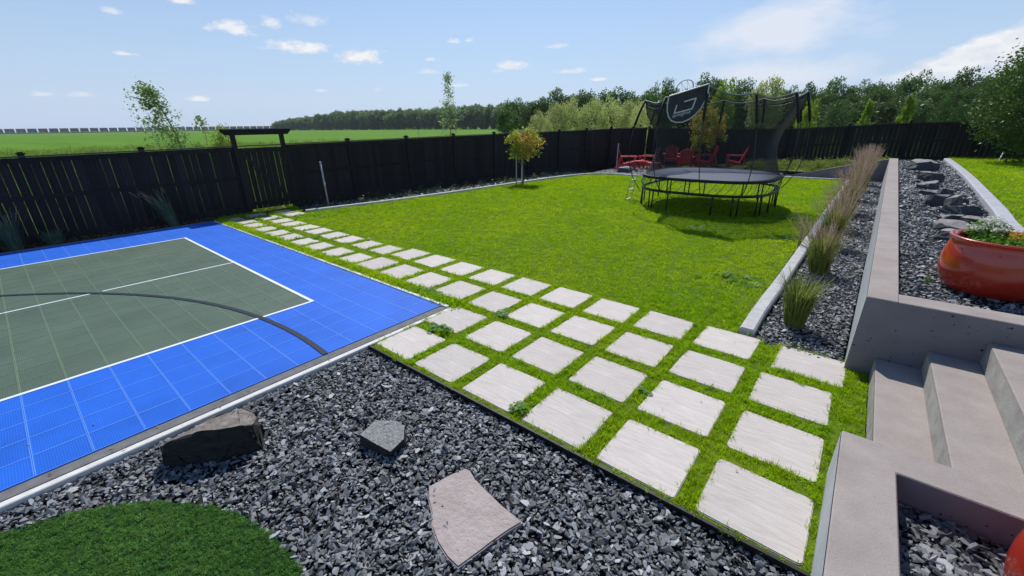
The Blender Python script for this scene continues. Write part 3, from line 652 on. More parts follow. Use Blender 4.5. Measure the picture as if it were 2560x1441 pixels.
# clover and small broad-leaved weeds
def clover(seed, m):
    r = random.Random(seed); mb = MB()
    for i in range(16):
        a = r.uniform(0, 2*PI); q = .05*math.sqrt(r.random()); x, y, z = q*math.cos(a), q*math.sin(a), r.uniform(.02, .05); s = r.uniform(.006, .011)
        for k in range(3):
            t = a+k*2.09; c = (x+s*math.cos(t), y+s*math.sin(t)); mb.add([(c[0]-s*.8, c[1]-s*.6, z), (c[0]+s*.8, c[1]-s*.5, z+.003), (c[0]+s*.5, c[1]+s*.9, z+.002), (c[0]-s*.7, c[1]+s*.7, z)], [(0, 1, 2, 3)])
    return src('clover', mb, m)
M_CLOV = leafmat('clover_leaf', (.09, .25, .02), (.14, .32, .03), .45, 6, .2)
CLV = [clover(i, M_CLOV) for i in range(3)]
ed = []
for cx, cy, n, s in [(-.62, 1.32, 60, .10), (.32, .62, 40, .07), (-.9, 1.25, 30, .1), (.62, 1.35, 22, .06), (-4.8, 1.9, 60, .5), (-7.6, 2.6, 90, .6), (-8.4, 2.2, 90, .5), (-6, 1.25, 60, .8), (1.4, 7.4, 60, .5), (2.5, 9.8, 80, .4), (1.6, 9.6, 90, .8), (-2.6, 1.3, 40, .6), (1.9, .05, 10, .03), (2.65, .9, 8, .05), (2.6, 4.4, 60, .25), (2.7, 7.5, 60, .2)]:
    for _ in range(n): ed.append((cx+random.gauss(0, s), cy+random.gauss(0, s*.6), .0))
A = np.array(ed); A = A[inpoly(A[:, :2], LAWN)]; A = A[~nearpaver(A[:, :2])]
scatter('clover_patches', A, CLV, RN.uniform(.5, 1.0, len(A)), .2)
# artificial turf disc in front
TC, TR = (1.671, -3.267), 1.59
M_TURFB = mat('turf_backing', (.012, .045, .012), .9, 0, .1)
sheet('putting_turf', [(TC[0]+TR*math.cos(t), TC[1]+TR*math.sin(t)) for t in np.linspace(0, 2*PI, 64, endpoint=False)], -.034, M_TURFB, thick=.04)
P = fill([(TC[0]-TR, TC[1]-TR), (TC[0]+TR, TC[1]-TR), (TC[0]+TR, TC[1]+TR), (TC[0]-TR, TC[1]+TR)], 3600, 60000)
P = P[np.hypot(P[:, 0]-TC[0], P[:, 1]-TC[1]) < TR]; P = P[P[:, 1] > -4.1]
scatter('turf_pile', z_of(P, -.034), T_TURF, RN.uniform(.7, 1.3, len(P)), .4)

# ------------------------------------------------------------------ gravel
P = fill(G_FRONT, 2900, 90000); P = P[P[:, 1] > -4.2]; P = P[np.hypot(P[:, 0]-TC[0], P[:, 1]-TC[1]) > TR-.01]
def stones(name, P, z, dz, s0, s1):
    zz = z+RN.uniform(0, dz, len(P)); return scatter(name, np.c_[P, zz], CHIPS, RN.gamma(4, 1/4., len(P)).clip(.42, 2.0)*RN.uniform(s0, s1, len(P)), .38)
stones('gravel', np.r_[P, np.c_[RN.uniform(-.015, .06, 1100), RN.uniform(-4.2, -.1, 1100)]], -.048, .022, .029, .040)
stones('gravel', fill(G_PLANT, 2400, 40000), .172, .022, .036, .05)
P = fill(G_LOWER, 1700, 80000); P = P[P[:, 1] < 9]; stones('gravel', P, -.015, .02, .03, .042)
P = fill(G_LOWER, 800, 80000); P = P[P[:, 1] >= 9]; stones('gravel', P, -.015, .03, .045, .06)
P = fill(G_UPPER, 1500, 90000); P = P[(P[:, 1] < 8)]; stones('gravel', P, .662, .02, .032, .046)
P = fill(G_UPPER, 700, 90000); P = P[(P[:, 1] >= 8)]; stones('gravel', P, .67, .03, .048, .065)
P = fill(G_PATIO, 160, 9000); M_PC = mat('pale_chip', (.3, .29, .29), .8, rnd=.5); PCH = [chip(150+i, M_PC) for i in range(3)]
scatter('pale_gravel', z_of(P, .02), PCH, RN.uniform(.05, .10, len(P)), .3)

# ------------------------------------------------------------------ rocks
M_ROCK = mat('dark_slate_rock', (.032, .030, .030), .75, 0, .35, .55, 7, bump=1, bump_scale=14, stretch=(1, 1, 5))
M_ROCKLIT = mat('sunlit_rock_top', (.20, .175, .16), .85, 0, .3, .4, 12, bump=.9, bump_scale=40)  # paler than the dark sides: sunlight painted onto the boulder's upward faces
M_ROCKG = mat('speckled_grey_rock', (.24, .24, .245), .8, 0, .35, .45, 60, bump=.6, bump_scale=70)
def rough(me, cuts, amp, scale, seed):
    bm = bmesh.new(); bm.from_mesh(me); bmesh.ops.triangulate(bm, faces=bm.faces)
    bmesh.ops.subdivide_edges(bm, edges=bm.edges, cuts=cuts, use_grid_fill=False)
    for v in bm.verts:
        p = v.co*scale+Vector((seed, seed*1.7, 0)); q = Vector((p.x, p.y, p.z*3))
        v.co += v.normal*amp*noise.fractal(q, .8, 2.1, 4)
    bm.to_mesh(me); bm.free(); return me
o = empty('boulder', (.41, -1.64, -.065), 'large layered dark boulder with sunlit tan top beside the court kerb', 'rock')
topp = [(.30, -1.935, .14), (.35, -1.79, .19), (.30, -1.60, .17), (.31, -1.44, .17), (.47, -1.38, .17), (.63, -1.41, .185), (.70, -1.46, .20), (.70, -1.53, .235), (.60, -1.66, .235), (.47, -1.80, .225), (.38, -1.92, .17)]
bot = [(.26, -1.95, -.0), (.34, -1.97, .0), (.48, -1.83, -.01), (.60, -1.70, -.01), (.70, -1.55, -.01), (.735, -1.45, .0), (.60, -1.36, 0), (.25, -1.42, 0), (.18, -1.65, 0), (.72, -1.47, .1)]
pts = [((x-.45)*.93-.01, y+1.65, z*1.2) for x, y, z in topp+bot]
me = rough(hull(pts, 'rock_body'), 4, .024, 8, 3); me.materials.append(M_ROCK); me.materials.append(M_ROCKLIT)
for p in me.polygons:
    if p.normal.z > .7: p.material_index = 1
inst('rock_body', me, o)
me = rough(hull([(x-.45, y+1.65, z) for x, y, z in [(.27, -1.97, .03), (.36, -1.98, .0), (.46, -1.86, .0), (.42, -1.80, .12), (.31, -1.86, .12), (.26, -1.85, .0)]], 'rock_ledge'), 2, .01, 12, 8); me.materials.append(M_ROCK); inst('rock_ledge', me, o)
o = empty('small_boulder', (1.36, -.83, -.065), 'small flat-topped speckled grey rock alone on the dark gravel', 'rock')
tp = [(1.20, -.95, .12), (1.17, -.80, .135), (1.30, -.70, .14), (1.40, -.70, .13), (1.49, -.775, .12), (1.50, -.90, .10), (1.38, -.93, .115)]
bt = [(1.20, -.965, 0), (1.15, -.80, 0), (1.3, -.68, 0), (1.46, -.74, 0), (1.48, -.88, 0), (1.42, -.93, 0)]
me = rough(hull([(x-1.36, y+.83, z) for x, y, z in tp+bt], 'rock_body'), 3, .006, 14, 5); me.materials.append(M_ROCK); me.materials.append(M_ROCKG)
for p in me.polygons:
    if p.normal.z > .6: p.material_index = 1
inst('rock_body', me, o)
SL = [(1.906, -.895), (1.945, -.74), (1.988, -.644), (2.02, -.635), (2.10, -.665), (2.207, -.687), (2.38, -.715), (2.556, -.727), (2.525, -.82), (2.50, -.92), (2.478, -1.03), (2.45, -1.153), (2.36, -1.15), (2.248, -1.124), (2.15, -1.08), (2.08, -1.022), (1.99, -.97)]
cx, cy = 2.2, -.9
mb = MB(); mb.prism([(x-cx, y-cy) for x, y in SL], 0, .05); me = mb.mesh('slab', [mat('tan_flagstone', (.34, .29, .275), .85, 0, .25, 0, 8, (.42, .365, .35), bump=.8, bump_scale=26)], False, True)
bm = bmesh.new(); bm.from_mesh(me); bmesh.ops.bevel(bm, geom=[e for e in bm.edges if e.verts[0].co.z > .04 and e.verts[1].co.z > .04], offset=.008, segments=2, affect='EDGES'); bm.to_mesh(me); bm.free()
slab = inst('flagstone', me, None, (cx, cy, -.064)); slab.rotation_euler = (math.radians(1.2), math.radians(-1.0), 0)
tag(slab, 'large flat tan flagstone lying on the foreground gravel', 'stone')
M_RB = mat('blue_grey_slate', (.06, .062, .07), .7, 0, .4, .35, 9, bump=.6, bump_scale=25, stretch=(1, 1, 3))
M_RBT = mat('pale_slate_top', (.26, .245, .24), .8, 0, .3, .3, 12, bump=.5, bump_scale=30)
def jag(seed, sx, sy, sz):
    r = random.Random(seed); pts = []
    tl, td = r.uniform(.1, .45), r.uniform(0, 2*PI)
    for i in range(9):
        a = i*2*PI/9+r.uniform(-.25, .25); q = r.uniform(.75, 1.12); pts.append((sx/2*q*math.cos(a), sy/2*q*math.sin(a), -.02))
        pts.append((sx/2*q*1.02*math.cos(a), sy/2*q*1.02*math.sin(a), sz*r.uniform(.1, .5)))
        q *= r.uniform(.6, .95); pts.append((sx/2*q*math.cos(a), sy/2*q*math.sin(a), sz*(r.uniform(.62, .8)+tl*math.cos(a-td)*.6)))
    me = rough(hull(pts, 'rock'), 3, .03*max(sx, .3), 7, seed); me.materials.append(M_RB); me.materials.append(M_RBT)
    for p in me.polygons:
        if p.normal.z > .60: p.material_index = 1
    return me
RK = [(4.94, 16.3, .85, .75, .34, 'big pale-topped rock at the far end of the rock line by the fence'),
(4.95, 14.4, .62, .42, .14, 'thin flat rock just in front of the farthest big rock'),
(4.98, 12.95, .50, .45, .25, 'dark wedge rock in the far half of the rock line'),
(4.66, 12.5, .20, .18, .09, 'little dark rock set apart left of the rock line'),
(4.83, 11.3, .40, .32, .2, 'stubby dark rock leaning left in the middle of the rock line'),
(5.12, 11.0, .26, .2, .09, 'small low rock on the curb side of the middle rocks'),
(4.78, 10.2, .55, .24, .13, 'long pale tilted sliver rock in the middle of the line'),
(5.0, 10.1, .30, .26, .17, 'small peaked rock beside the pale sliver rock'),
(4.80, 8.75, .40, .34, .24, 'largest dark blocky rock with pale jagged top at mid line'),
(4.95, 8.60, .30, .34, .26, 'tall narrow rock pressed against the largest blocky rock'),
(5.12, 9.2, .24, .2, .12, 'little dark rock right of the blocky pair'),
(5.02, 8.0, .46, .26, .15, 'wide dark slab-like rock below the blocky pair'),
(4.86, 7.25, .34, .26, .12, 'layered low rock behind the pale-faced rock'),
(5.03, 7.0, .28, .24, .15, 'pale-faced triangular rock on the curb side near the pot'),
(4.78, 6.35, .46, .30, .15, 'pale purple-grey sloping rock near the red pot'),
(4.74, 5.75, .40, .34, .17, 'nearest dark rock of the line just behind the red pot')]
for i, (x, y, a, b, h, lab) in enumerate(RK):
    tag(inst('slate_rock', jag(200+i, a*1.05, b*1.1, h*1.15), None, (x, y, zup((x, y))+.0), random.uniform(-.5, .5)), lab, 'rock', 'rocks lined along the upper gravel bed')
me = jag(321, .75, .5, .32); o = tag(inst('grey_boulder', me, None, (-5.2, 16.95, .0)), 'rounded grey boulder at the lawn corner beside the red chairs', 'rock')

# ------------------------------------------------------------------ pots
M_POT = mat('red_glaze', (.47, .034, .014), .26, 0, .5, 0, 2.2, (.34, .020, .010), bump=.08, bump_scale=5, coat=.6)
M_PSOIL = mat('potting_soil', (.025, .018, .012), .95, 0, .1)
def pot(label, x, y, z, R, Hh):
    o = empty('red_pot', (x, y, z), label, 'pot')
    prof = [(0, 0), (R*.72, 0), (R*.84, .03), (R*.96, Hh*.22), (R*1.01, Hh*.42), (R*1.01, Hh*.58), (R*.985, Hh*.72), (R*.95, Hh*.84), (R*.925, Hh*.91), (R*.93, Hh*.94), (R*.98, Hh*.955), (R*1.0, Hh*.98), (R*.97, Hh), (R*.90, Hh*.995), (R*.84, Hh*.96), (R*.82, Hh*.86), (R*.84, Hh*.75), (0, Hh*.75)]
    MB().lathe(prof, 56).build('bowl', M_POT, o, smooth=True)
    for k in range(9):
        a = 2*PI*k/9+.3; mb = MB(); pr = [(.0, 0)]
        me = hull([(R*.95*math.cos(a)+.012*random.uniform(-1, 1)*1.2, R*.95*math.sin(a)+.012*random.uniform(-1, 1)*1.2, Hh*.80+.014*random.uniform(-1, 1)) for _ in range(14)], 'knob'); me.materials.append(M_POT); inst('knob', me, o)
    MB().lathe([(0, Hh*.86), (R*.5, Hh*.865), (R*.82, Hh*.84)], 30).build('soil', M_PSOIL, o, smooth=True)
    return o
PX, PY, PZ, PR_, PH = 4.76, 3.44, .672, .375, .505
pot('big round glazed red pot with white and yellow flowers on the upper gravel', PX, PY, PZ, PR_, PH)
pot('second red glazed pot, cut off by the picture corner, inside the low planter', 4.79, .19, .18, .28, .46)
def leafcloud(seed, n, shape, leaf, m, name='foliage', clumps=0, cr=.2, flatz=1.0, droop=0):
    r = np.random.RandomState(seed)
    if clumps:
        C = shape(r, clumps); idx = r.randint(0, clumps, n); P = C[idx]+r.normal(0, cr, (n, 3))*np.array([1, 1, flatz])
    else: P = shape(r, n)
    D = r.normal(size=(n, 3)); D /= np.linalg.norm(D, axis=1)[:, None]; D[:, 2] = D[:, 2]*.7-droop; D /= np.linalg.norm(D, axis=1)[:, None]
    U = np.cross(D, r.normal(size=(n, 3))); U /= np.linalg.norm(U, axis=1)[:, None]
    s = leaf*r.uniform(.6, 1.3, n)[:, None]
    a = P; b = P+D*s*.5+U*s*.30; c = P+D*s; d = P+D*s*.5-U*s*.30
    V = np.stack([a, b, c, d], 1).reshape(-1, 3)
    me = bpy.data.meshes.new(name); me.vertices.add(4*n); me.vertices.foreach_set('co', V.astype(np.float32).ravel())
    me.loops.add(4*n); me.loops.foreach_set('vertex_index', np.arange(4*n, dtype=np.int32)); me.polygons.add(n)
    me.polygons.foreach_set('loop_start', np.arange(0, 4*n, 4, dtype=np.int32)); me.polygons.foreach_set('loop_total', np.full(n, 4, np.int32)); me.update(calc_edges=True)
    me.materials.append(m); return me
def ell(rx, ry, rz, cz=0, cx=0, cy=0, hollow=.35, low=-1):
    def f(r, n):
        out = []
        D = r.normal(size=(n, 3)); D /= np.linalg.norm(D, axis=1)[:, None]
        q = (hollow+(1-hollow)*r.uniform(0, 1, n))**.6
        D[:, 2] = np.maximum(D[:, 2], low)
        return D*q[:, None]*np.array([rx, ry, rz])+np.array([cx, cy, cz])
    return f
M_LF = leafmat('pot_leaf', (.09, .24, .02), (.16, .34, .03), .4, 9, .0)
M_WF = mat('white_petals', (.80, .80, .72), .6, trans=.3); M_YF = mat('yellow_petals', (.75, .42, .03), .6, trans=.3)
pl = empty('pot_flowers', (PX, PY, PZ+PH*.85), 'white, yellow and green bedding plants growing in the big red pot', 'plant')
inst('leaves', leafcloud(1, 3600, ell(.27, .26, .085, .02, .03, 0, .2), .026, M_LF), pl)
inst('white_blossom', leafcloud(2, 2000, ell(.14, .15, .09, .13, -.11, .16, .2), .02, M_WF, clumps=44, cr=.013), pl)
inst('stems', leafcloud(5, 1300, ell(.14, .15, .09, .10, -.11, .16, .2), .03, M_LF), pl)
inst('yellow_blossom', leafcloud(3, 560, ell(.20, .20, .05, .085, .10, .03, .5), .018, M_YF, clumps=48, cr=.010), pl)
# tiny weed by the pot
inst('weed', leafcloud(6, 26, ell(.03, .03, .02, .02), .025, M_LF, 'weed'), None, (4.36, 3.45, .68)); tag(bpy.data.objects['weed'], 'tiny pale weed sprouting beside the big red pot', 'weed')

# ------------------------------------------------------------------ ornamental grasses
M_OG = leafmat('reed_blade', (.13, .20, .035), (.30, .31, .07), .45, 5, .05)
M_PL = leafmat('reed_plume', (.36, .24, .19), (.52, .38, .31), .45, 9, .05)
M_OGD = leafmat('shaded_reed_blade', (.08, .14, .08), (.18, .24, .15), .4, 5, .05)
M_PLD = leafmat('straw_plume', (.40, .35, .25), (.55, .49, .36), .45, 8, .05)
def reed(x, y, z, h, nbl, npl, spread, label, group, seed, mb_=None, mp_=None, lean=(0, 0), plen=.3):
    r = random.Random(seed); o = empty('ornamental_grass', (x, y, z), label, 'ornamental grass', group)
    mb = MB(); mp = MB(); ms = MB()
    for i in range(nbl):
        a = r.uniform(0, 2*PI); q = .08*math.sqrt(r.random())*spread/.3; hh = h*r.uniform(.35, 1.0); out = spread*r.uniform(.05, .85)*hh/h
        p0 = Vector((q*math.cos(a), q*math.sin(a), 0)); dr = Vector((math.cos(a+r.uniform(-.5, .5)), math.sin(a+r.uniform(-.5, .5)), 0)); w_ = r.uniform(.004, .007); n_ = Vector((-dr.y, dr.x, 0)).normalized()
        mid = p0+dr*out*.35+Vector((lean[0]*.3, lean[1]*.3, hh*.6)); tip = p0+dr*out+Vector((lean[0]*.7, lean[1]*.7, hh*(1.0-r.random()**2*.5)))
        mb.add([p0-n_*w_, p0+n_*w_, mid+n_*w_*.9, mid-n_*w_*.9, tip], [(0, 1, 2, 3), (3, 2, 4)])
    for i in range(npl):
        a = r.uniform(0, 2*PI); q = .06*math.sqrt(r.random()); hh = h*r.uniform(.78, 1.05); out = spread*r.uniform(.05, .85)
        p0 = Vector((q*math.cos(a), q*math.sin(a), 0)); dr = Vector((math.cos(a), math.sin(a), 0)); tip = p0+dr*out+Vector((lean[0], lean[1], hh)); mid = p0+dr*out*.4+Vector((lean[0]*.35, lean[1]*.35, hh*.55)); w_ = .0016
        n_ = Vector((-dr.y, dr.x, 0))
        ms.add([p0-n_*w_, p0+n_*w_, mid+n_*w_, mid-n_*w_, tip], [(0, 1, 2, 3), (3, 2, 4)])
        d = (tip-mid).normalized(); pl_ = plen*r.uniform(.7, 1.2)
        for k in range(18):
            t = k/18; c = tip-d*pl_*(1-t); sw = .016*math.sin(PI*min(1, t+.12))**.8+.003; a2 = r.uniform(0, 2*PI); e = Vector((math.cos(a2), math.sin(a2), .9)).normalized()
            f_ = e.cross(d).normalized()*.0022; tp_ = c+e*sw+d*.018; mp.add([c-f_, c+f_, tp_+f_*.5, tp_-f_*.5], [(0, 1, 2, 3)])
    mb.build('blades', mb_ or M_OG, o)
    if npl: ms.build('stalks', mp_ or M_PL, o); mp.build('plumes', mp_ or M_PL, o)
    return o
G_ = 'feather grasses along the lawn curb'
reed(3.40, 3.20, 0, .72, 640, 0, .36, 'green feather grass clump without plumes nearest the pavers', G_, 1)
for i, (x, y, h, lab) in enumerate([(3.42, 5.55, .80, 'feather grass with thin tan plumes, second from the pavers'), (3.44, 7.4, .92, 'feather grass clump with tan plumes, third from the pavers'), (3.46, 9.1, .98, 'feather grass clump with leaning tan plumes, fourth from the pavers'),
        (3.50, 11.2, 1.05, 'tall tan feather grass in the far half of the row'), (3.55, 13.6, 1.15, 'tall tan feather grass, third from the far end of the row'), (3.62, 15.8, 1.28, 'tall tan feather grass, last but one before the sloping wall'), (3.68, 17.6, 1.36, 'tallest tan feather grass beside the sloping wall')]):
    reed(x, y, 0, h, 420 if i < 3 else 440, 100+i*26, .48, lab, G_, 30+i, lean=(-.10, 0))
reed(3.0, 6.9, .02, .62, 20, 16, .08, 'stray tan plumes poking over the lawn curb', G_, 77, lean=(-.05, 0))
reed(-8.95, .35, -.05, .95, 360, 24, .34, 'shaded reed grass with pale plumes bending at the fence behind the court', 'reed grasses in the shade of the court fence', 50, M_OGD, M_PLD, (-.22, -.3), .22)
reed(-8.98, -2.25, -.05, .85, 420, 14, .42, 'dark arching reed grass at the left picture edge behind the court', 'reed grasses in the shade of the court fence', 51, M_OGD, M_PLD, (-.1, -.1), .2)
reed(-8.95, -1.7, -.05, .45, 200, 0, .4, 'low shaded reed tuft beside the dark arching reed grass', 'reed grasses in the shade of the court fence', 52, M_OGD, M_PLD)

# ------------------------------------------------------------------ trampoline
M_BLK = mat('black_powdercoat', (.012, .012, .014), .45, 0, .5); M_MAT = mat('jump_mat', (.16, .18, .25), .42, 0, .6, .1, 2); M_ROD = mat('fibreglass_rod', (.33, .35, .36), .4, 0, .5); M_ROD2 = mat('black_rod', (.02, .02, .02), .4)
M_NET = mat('safety_net', (.03, .03, .035), .8, 0, .2, alpha=.46)
def weave(m):      # open mesh: closes up when seen edge-on
    N, L = m.node_tree.nodes, m.node_tree.links; lw = N.new('ShaderNodeLayerWeight'); lw.inputs['Blend'].default_value = .35
    mr = N.new('ShaderNodeMapRange'); mr.inputs[3].default_value = .36; mr.inputs[4].default_value = .94; L.new(lw.outputs['Facing'], mr.inputs[0])
    ms = [n for n in N if n.type == 'MIX_SHADER'][0]; L.new(mr.outputs[0], ms.inputs[0])
weave(M_NET); M_EDGE = mat('mat_edge_band', (.012, .012, .014), .7)
TX, TY = .36, 10.45
tr = empty('trampoline', (TX, TY, 0), 'large black trampoline with a net enclosure standing on the lawn', 'trampoline')
def sup(h, t, n=3.0):
    c, s = math.cos(t), math.sin(t); return (h*abs(c)**(2/n)*(1 if c > 0 else -1), h*abs(s)**(2/n)*(1 if s > 0 else -1))
def ring(h, z, n=3.0, k=64): return [(*sup(h, 2*PI*i/k, n), z) for i in range(k)]
ZR, ZM, HW = .50, .85, 1.62
MB().tube(ring(HW, ZR), .034, 8, closed=True).build('frame_ring', M_BLK, tr, smooth=True)
for i in range(16):
    t = 2*PI*(i+.5)/16; x, y = sup(HW, t)
    MB().tube([(x, y, ZR-.01), (x*1.0, y*1.0, .0)], .019, 8).build('leg', M_BLK, tr, smooth=True)
for i in range(4):
    t0 = PI/4+i*PI/2
    for q in (-.30, .30):
        x, y = sup(HW, t0+q); MB().tube([(x, y, ZR), (x*1.01, y*1.01, .02)], .02, 8).build('leg', M_BLK, tr, smooth=True)
mb = MB(); k = 64; R0 = ring(HW-.04, ZM); mb.add(R0+[(0, 0, ZM-.03)], [(i, (i+1) % k, k) for i in range(k)]); mb.build('jump_mat', M_MAT, tr, smooth=True)
mb = MB(); pr = [(HW-.05, ZM+.012), (HW+.035, ZM+.010), (HW+.04, ZM-.055), (HW-.06, ZM-.04)]; V = []; F = []
for h, z in pr: V += ring(h, z)
for a in range(4):
    b = (a+1) % 4
    for i in range(k): F.append((a*k+i, a*k+(i+1) % k, b*k+(i+1) % k, b*k+i))
mb.add(V, F); mb.build('mat_edge', M_EDGE, tr)
for i in range(56):
    t = 2*PI*i/56; x, y = sup(HW, t); x2, y2 = sup(HW-.01, t+.13)
    x3, y3 = sup(HW+.05, t+.06)
    MB().tube([(x, y, ZR+.01), (x3, y3, (ZR+ZM)/2-.02), (x2, y2, ZM-.02)], .0075, 5).build('spring_rod', M_ROD if i % 4 else M_ROD2, tr, smooth=True)
tips = [(-.78, -1.87, 2.72), (.15, -1.87, 2.92), (1.03, -1.3, 2.74), (1.75, -1.0, 2.73), (1.78, .45, 2.80), (1.5, 1.6, 2.80), (.62, 1.86, 2.75), (-.43, 1.86, 2.75), (-1.5, 1.5, 2.75), (-1.75, .2, 2.74), (-1.5, -1.35, 2.70)]
bases = [(-.70, -1.66), (.25, -1.58), (1.10, -1.2), (1.55, -.5), (1.6, .9), (1.3, 1.45), (.5, 1.62), (-.5, 1.62), (-1.35, 1.4), (-1.62, .0), (-1.40, -1.42)]
for (tx, ty, tz), (bx, by) in zip(tips, bases):
    bow = 1.17; mid = Vector(((tx+bx)/2*bow, (ty+by)/2*bow, 1.45)); P0 = Vector((bx, by, ZR-.02)); P2 = Vector((tx, ty, tz)); pts = []
    for s in np.linspace(0, 1, 10): c = mid*2-(P0+P2)/2; pts.append(P0*(1-s)**2+c*2*s*(1-s)+P2*s*s)
    o = MB().tube(pts, .010, 7).build('net_rod', M_BLK, tr, smooth=True)
    MB().tube([pts[-3], pts[-2], Vector((tx, ty, tz+.01))], .03, 8).build('rod_sleeve', M_EDGE, o, smooth=True)
# net: rings interpolated from the mat edge through a waist up to the rod tips
nt_ = len(tips); K = nt_*8; V = []; F = []; levels = np.linspace(0, 1, 12)
toprim = []
for i in range(K):
    s = i/8; a = int(s) % nt_; f = s-int(s); A, B = Vector(tips[a]), Vector(tips[(a+1) % nt_])
    p = A.lerp(B, f); sag = math.sin(PI*f); p.z -= .10*sag; p.x *= 1-.05*sag; p.y *= 1-.05*sag; toprim.append(p)
for lv in levels:
    for p in toprim:
        t = math.atan2(p.y, p.x)
        # superellipse point in the direction of p
        q = Vector((p.x, p.y)); rr = (abs(q.x)**3+abs(q.y)**3)**(1/3); base = q*((HW-.03)/rr)
        wst = 1-.13*math.sin(PI*min(1, lv*1.25))
        e = lv**1.8; x = (base.x*(1-e)+p.x*e)*wst; y = (base.y*(1-e)+p.y*e)*wst; z = ZM+.01+(p.z-ZM)*lv; V.append((x, y, z))
for l in range(len(levels)-1):
    for i in range(K): F.append((l*K+i, l*K+(i+1) % K, (l+1)*K+(i+1) % K, (l+1)*K+i))
mb = MB().add(V, F); mb.build('safety_net', M_NET, tr, smooth=True)
MB().tube(V[-K:], .018, 6, closed=True).build('net_top_band', mat('band_green_grey', (.20, .22, .20), .6), tr, smooth=True)
MB().tube([(v[0], v[1], v[2]-.13) for v in V[-K:]], .009, 5, closed=True).build('net_cord', M_BLK, tr, smooth=True)
# rounded cloth backboard with white print and hoop
o3 = Vector((-.68, -1.93, 0)); ex = Vector((.88, .02, 0))
def bpt(a, z): return (o3.x+ex.x*a, o3.y+ex.y*a, z)
pts = [(0.0, 2.75), (.93, 2.95), (.985, 2.90)]
for t in np.linspace(0, 1, 22):
    pass
outl = [(.02, 2.755), (.97, 2.955), (.985, 2.93), (.975, 2.78), (.94, 2.62), (.86, 2.46), (.74, 2.33), (.60, 2.235), (.44, 2.175), (.28, 2.17), (.14, 2.21), (.05, 2.30), (0, 2.42), (-.015, 2.56), (0, 2.70)]
n = len(outl); mb = MB(); off = .02
mb.add([bpt(a, z) for a, z in outl]+[(p[0], p[1]+off, p[2]) for p in (bpt(a, z) for a, z in outl)], [tuple(range(n)), tuple(reversed(range(n, 2*n)))]+[(i, (i+1) % n, n+(i+1) % n, n+i) for i in range(n)])
board = mb.build('backboard', mat('backboard_cloth', (.045, .043, .055), .7, 0, .3, .25, 6), tr)
M_PRT = mat('white_print', (.62, .62, .64), .6)
MB().tube([(lambda p: (p[0], p[1]-.006, p[2]))(bpt(a, z)) for a, z in outl], .014, 6, closed=True).build('piping', M_PRT, board, smooth=True)
def strip(p, q, w_): return MB().obox((bpt(*p)[0], bpt(*p)[1]-.008, p[1]), (bpt(*q)[0], bpt(*q)[1]-.008, q[1]), .004, w_)
for p, q in (((.19, 2.37), (.64, 2.46)), ((.19, 2.36), (.24, 2.55)), ((.64, 2.45), (.71, 2.685)), ((.42, 2.615), (.71, 2.68))): strip(p, q, .028).build('target_line', M_PRT, board)
fc = bpy.data.curves.new('lettering', 'FONT'); fc.body = 'springfree'; fc.size = .105; fc.shear = .3; fc.extrude = .002
ft = bpy.data.objects.new('lettering_source', fc); COL.objects.link(ft); bpy.context.view_layer.update()
fm = bpy.data.meshes.new_from_object(ft.evaluated_get(bpy.context.evaluated_depsgraph_get())); bpy.data.objects.remove(ft); fm.materials.clear(); fm.materials.append(M_PRT)
fo = bpy.data.objects.new('lettering', fm); COL.objects.link(fo); fo.parent = board; fo.rotation_euler = (PI/2, -math.atan2(.09, .4), 0); fo.location = (bpt(.15, 0)[0], bpt(.15, 0)[1]-.01, 2.275)
mb = MB().tube([(.19*math.cos(t), .19*math.sin(t), 0) for t in np.linspace(0, 2*PI, 28, endpoint=False)], .009, 6, closed=True); h = mb.build('hoop', mat('hoop_rim', (.07, .09, .09), .5), tr, smooth=True); h.location = (-.40, -1.74, 2.93); h.rotation_euler = (math.radians(58), 0, .0)
mb = MB()
for i in range(8):
    t = 2*PI*i/8; mb.obox((.18*math.cos(t), .18*math.sin(t), 0), (.14*math.cos(t+.3), .14*math.sin(t+.3), -.26), .004, .004); mb.obox((.18*math.cos(t), .18*math.sin(t), 0), (.14*math.cos(t-.3), .14*math.sin(t-.3), -.26), .004, .004)
mb.build('hoop_net', mat('hoop_netting', (.02, .02, .022), .8), h)
ld = empty('step_ladder', (-1.78, 10.0, 0), 'small white tube ladder hooked on the left side of the trampoline', 'ladder')
M_LAD = mat('white_tube', (.55, .56, .56), .4, 0, .5)
for s in (-.18, .18): MB().tube([(0, s, .0), (.16, s, .80), (.22, s, .84)], .012, 8).build('rail', M_LAD, ld, smooth=True)
for z in (.03, .32, .60): MB().box(.2*z-.02, .2*z+.04, -.18, .18, z-.01, z+.01).build('rung', M_LAD, ld)

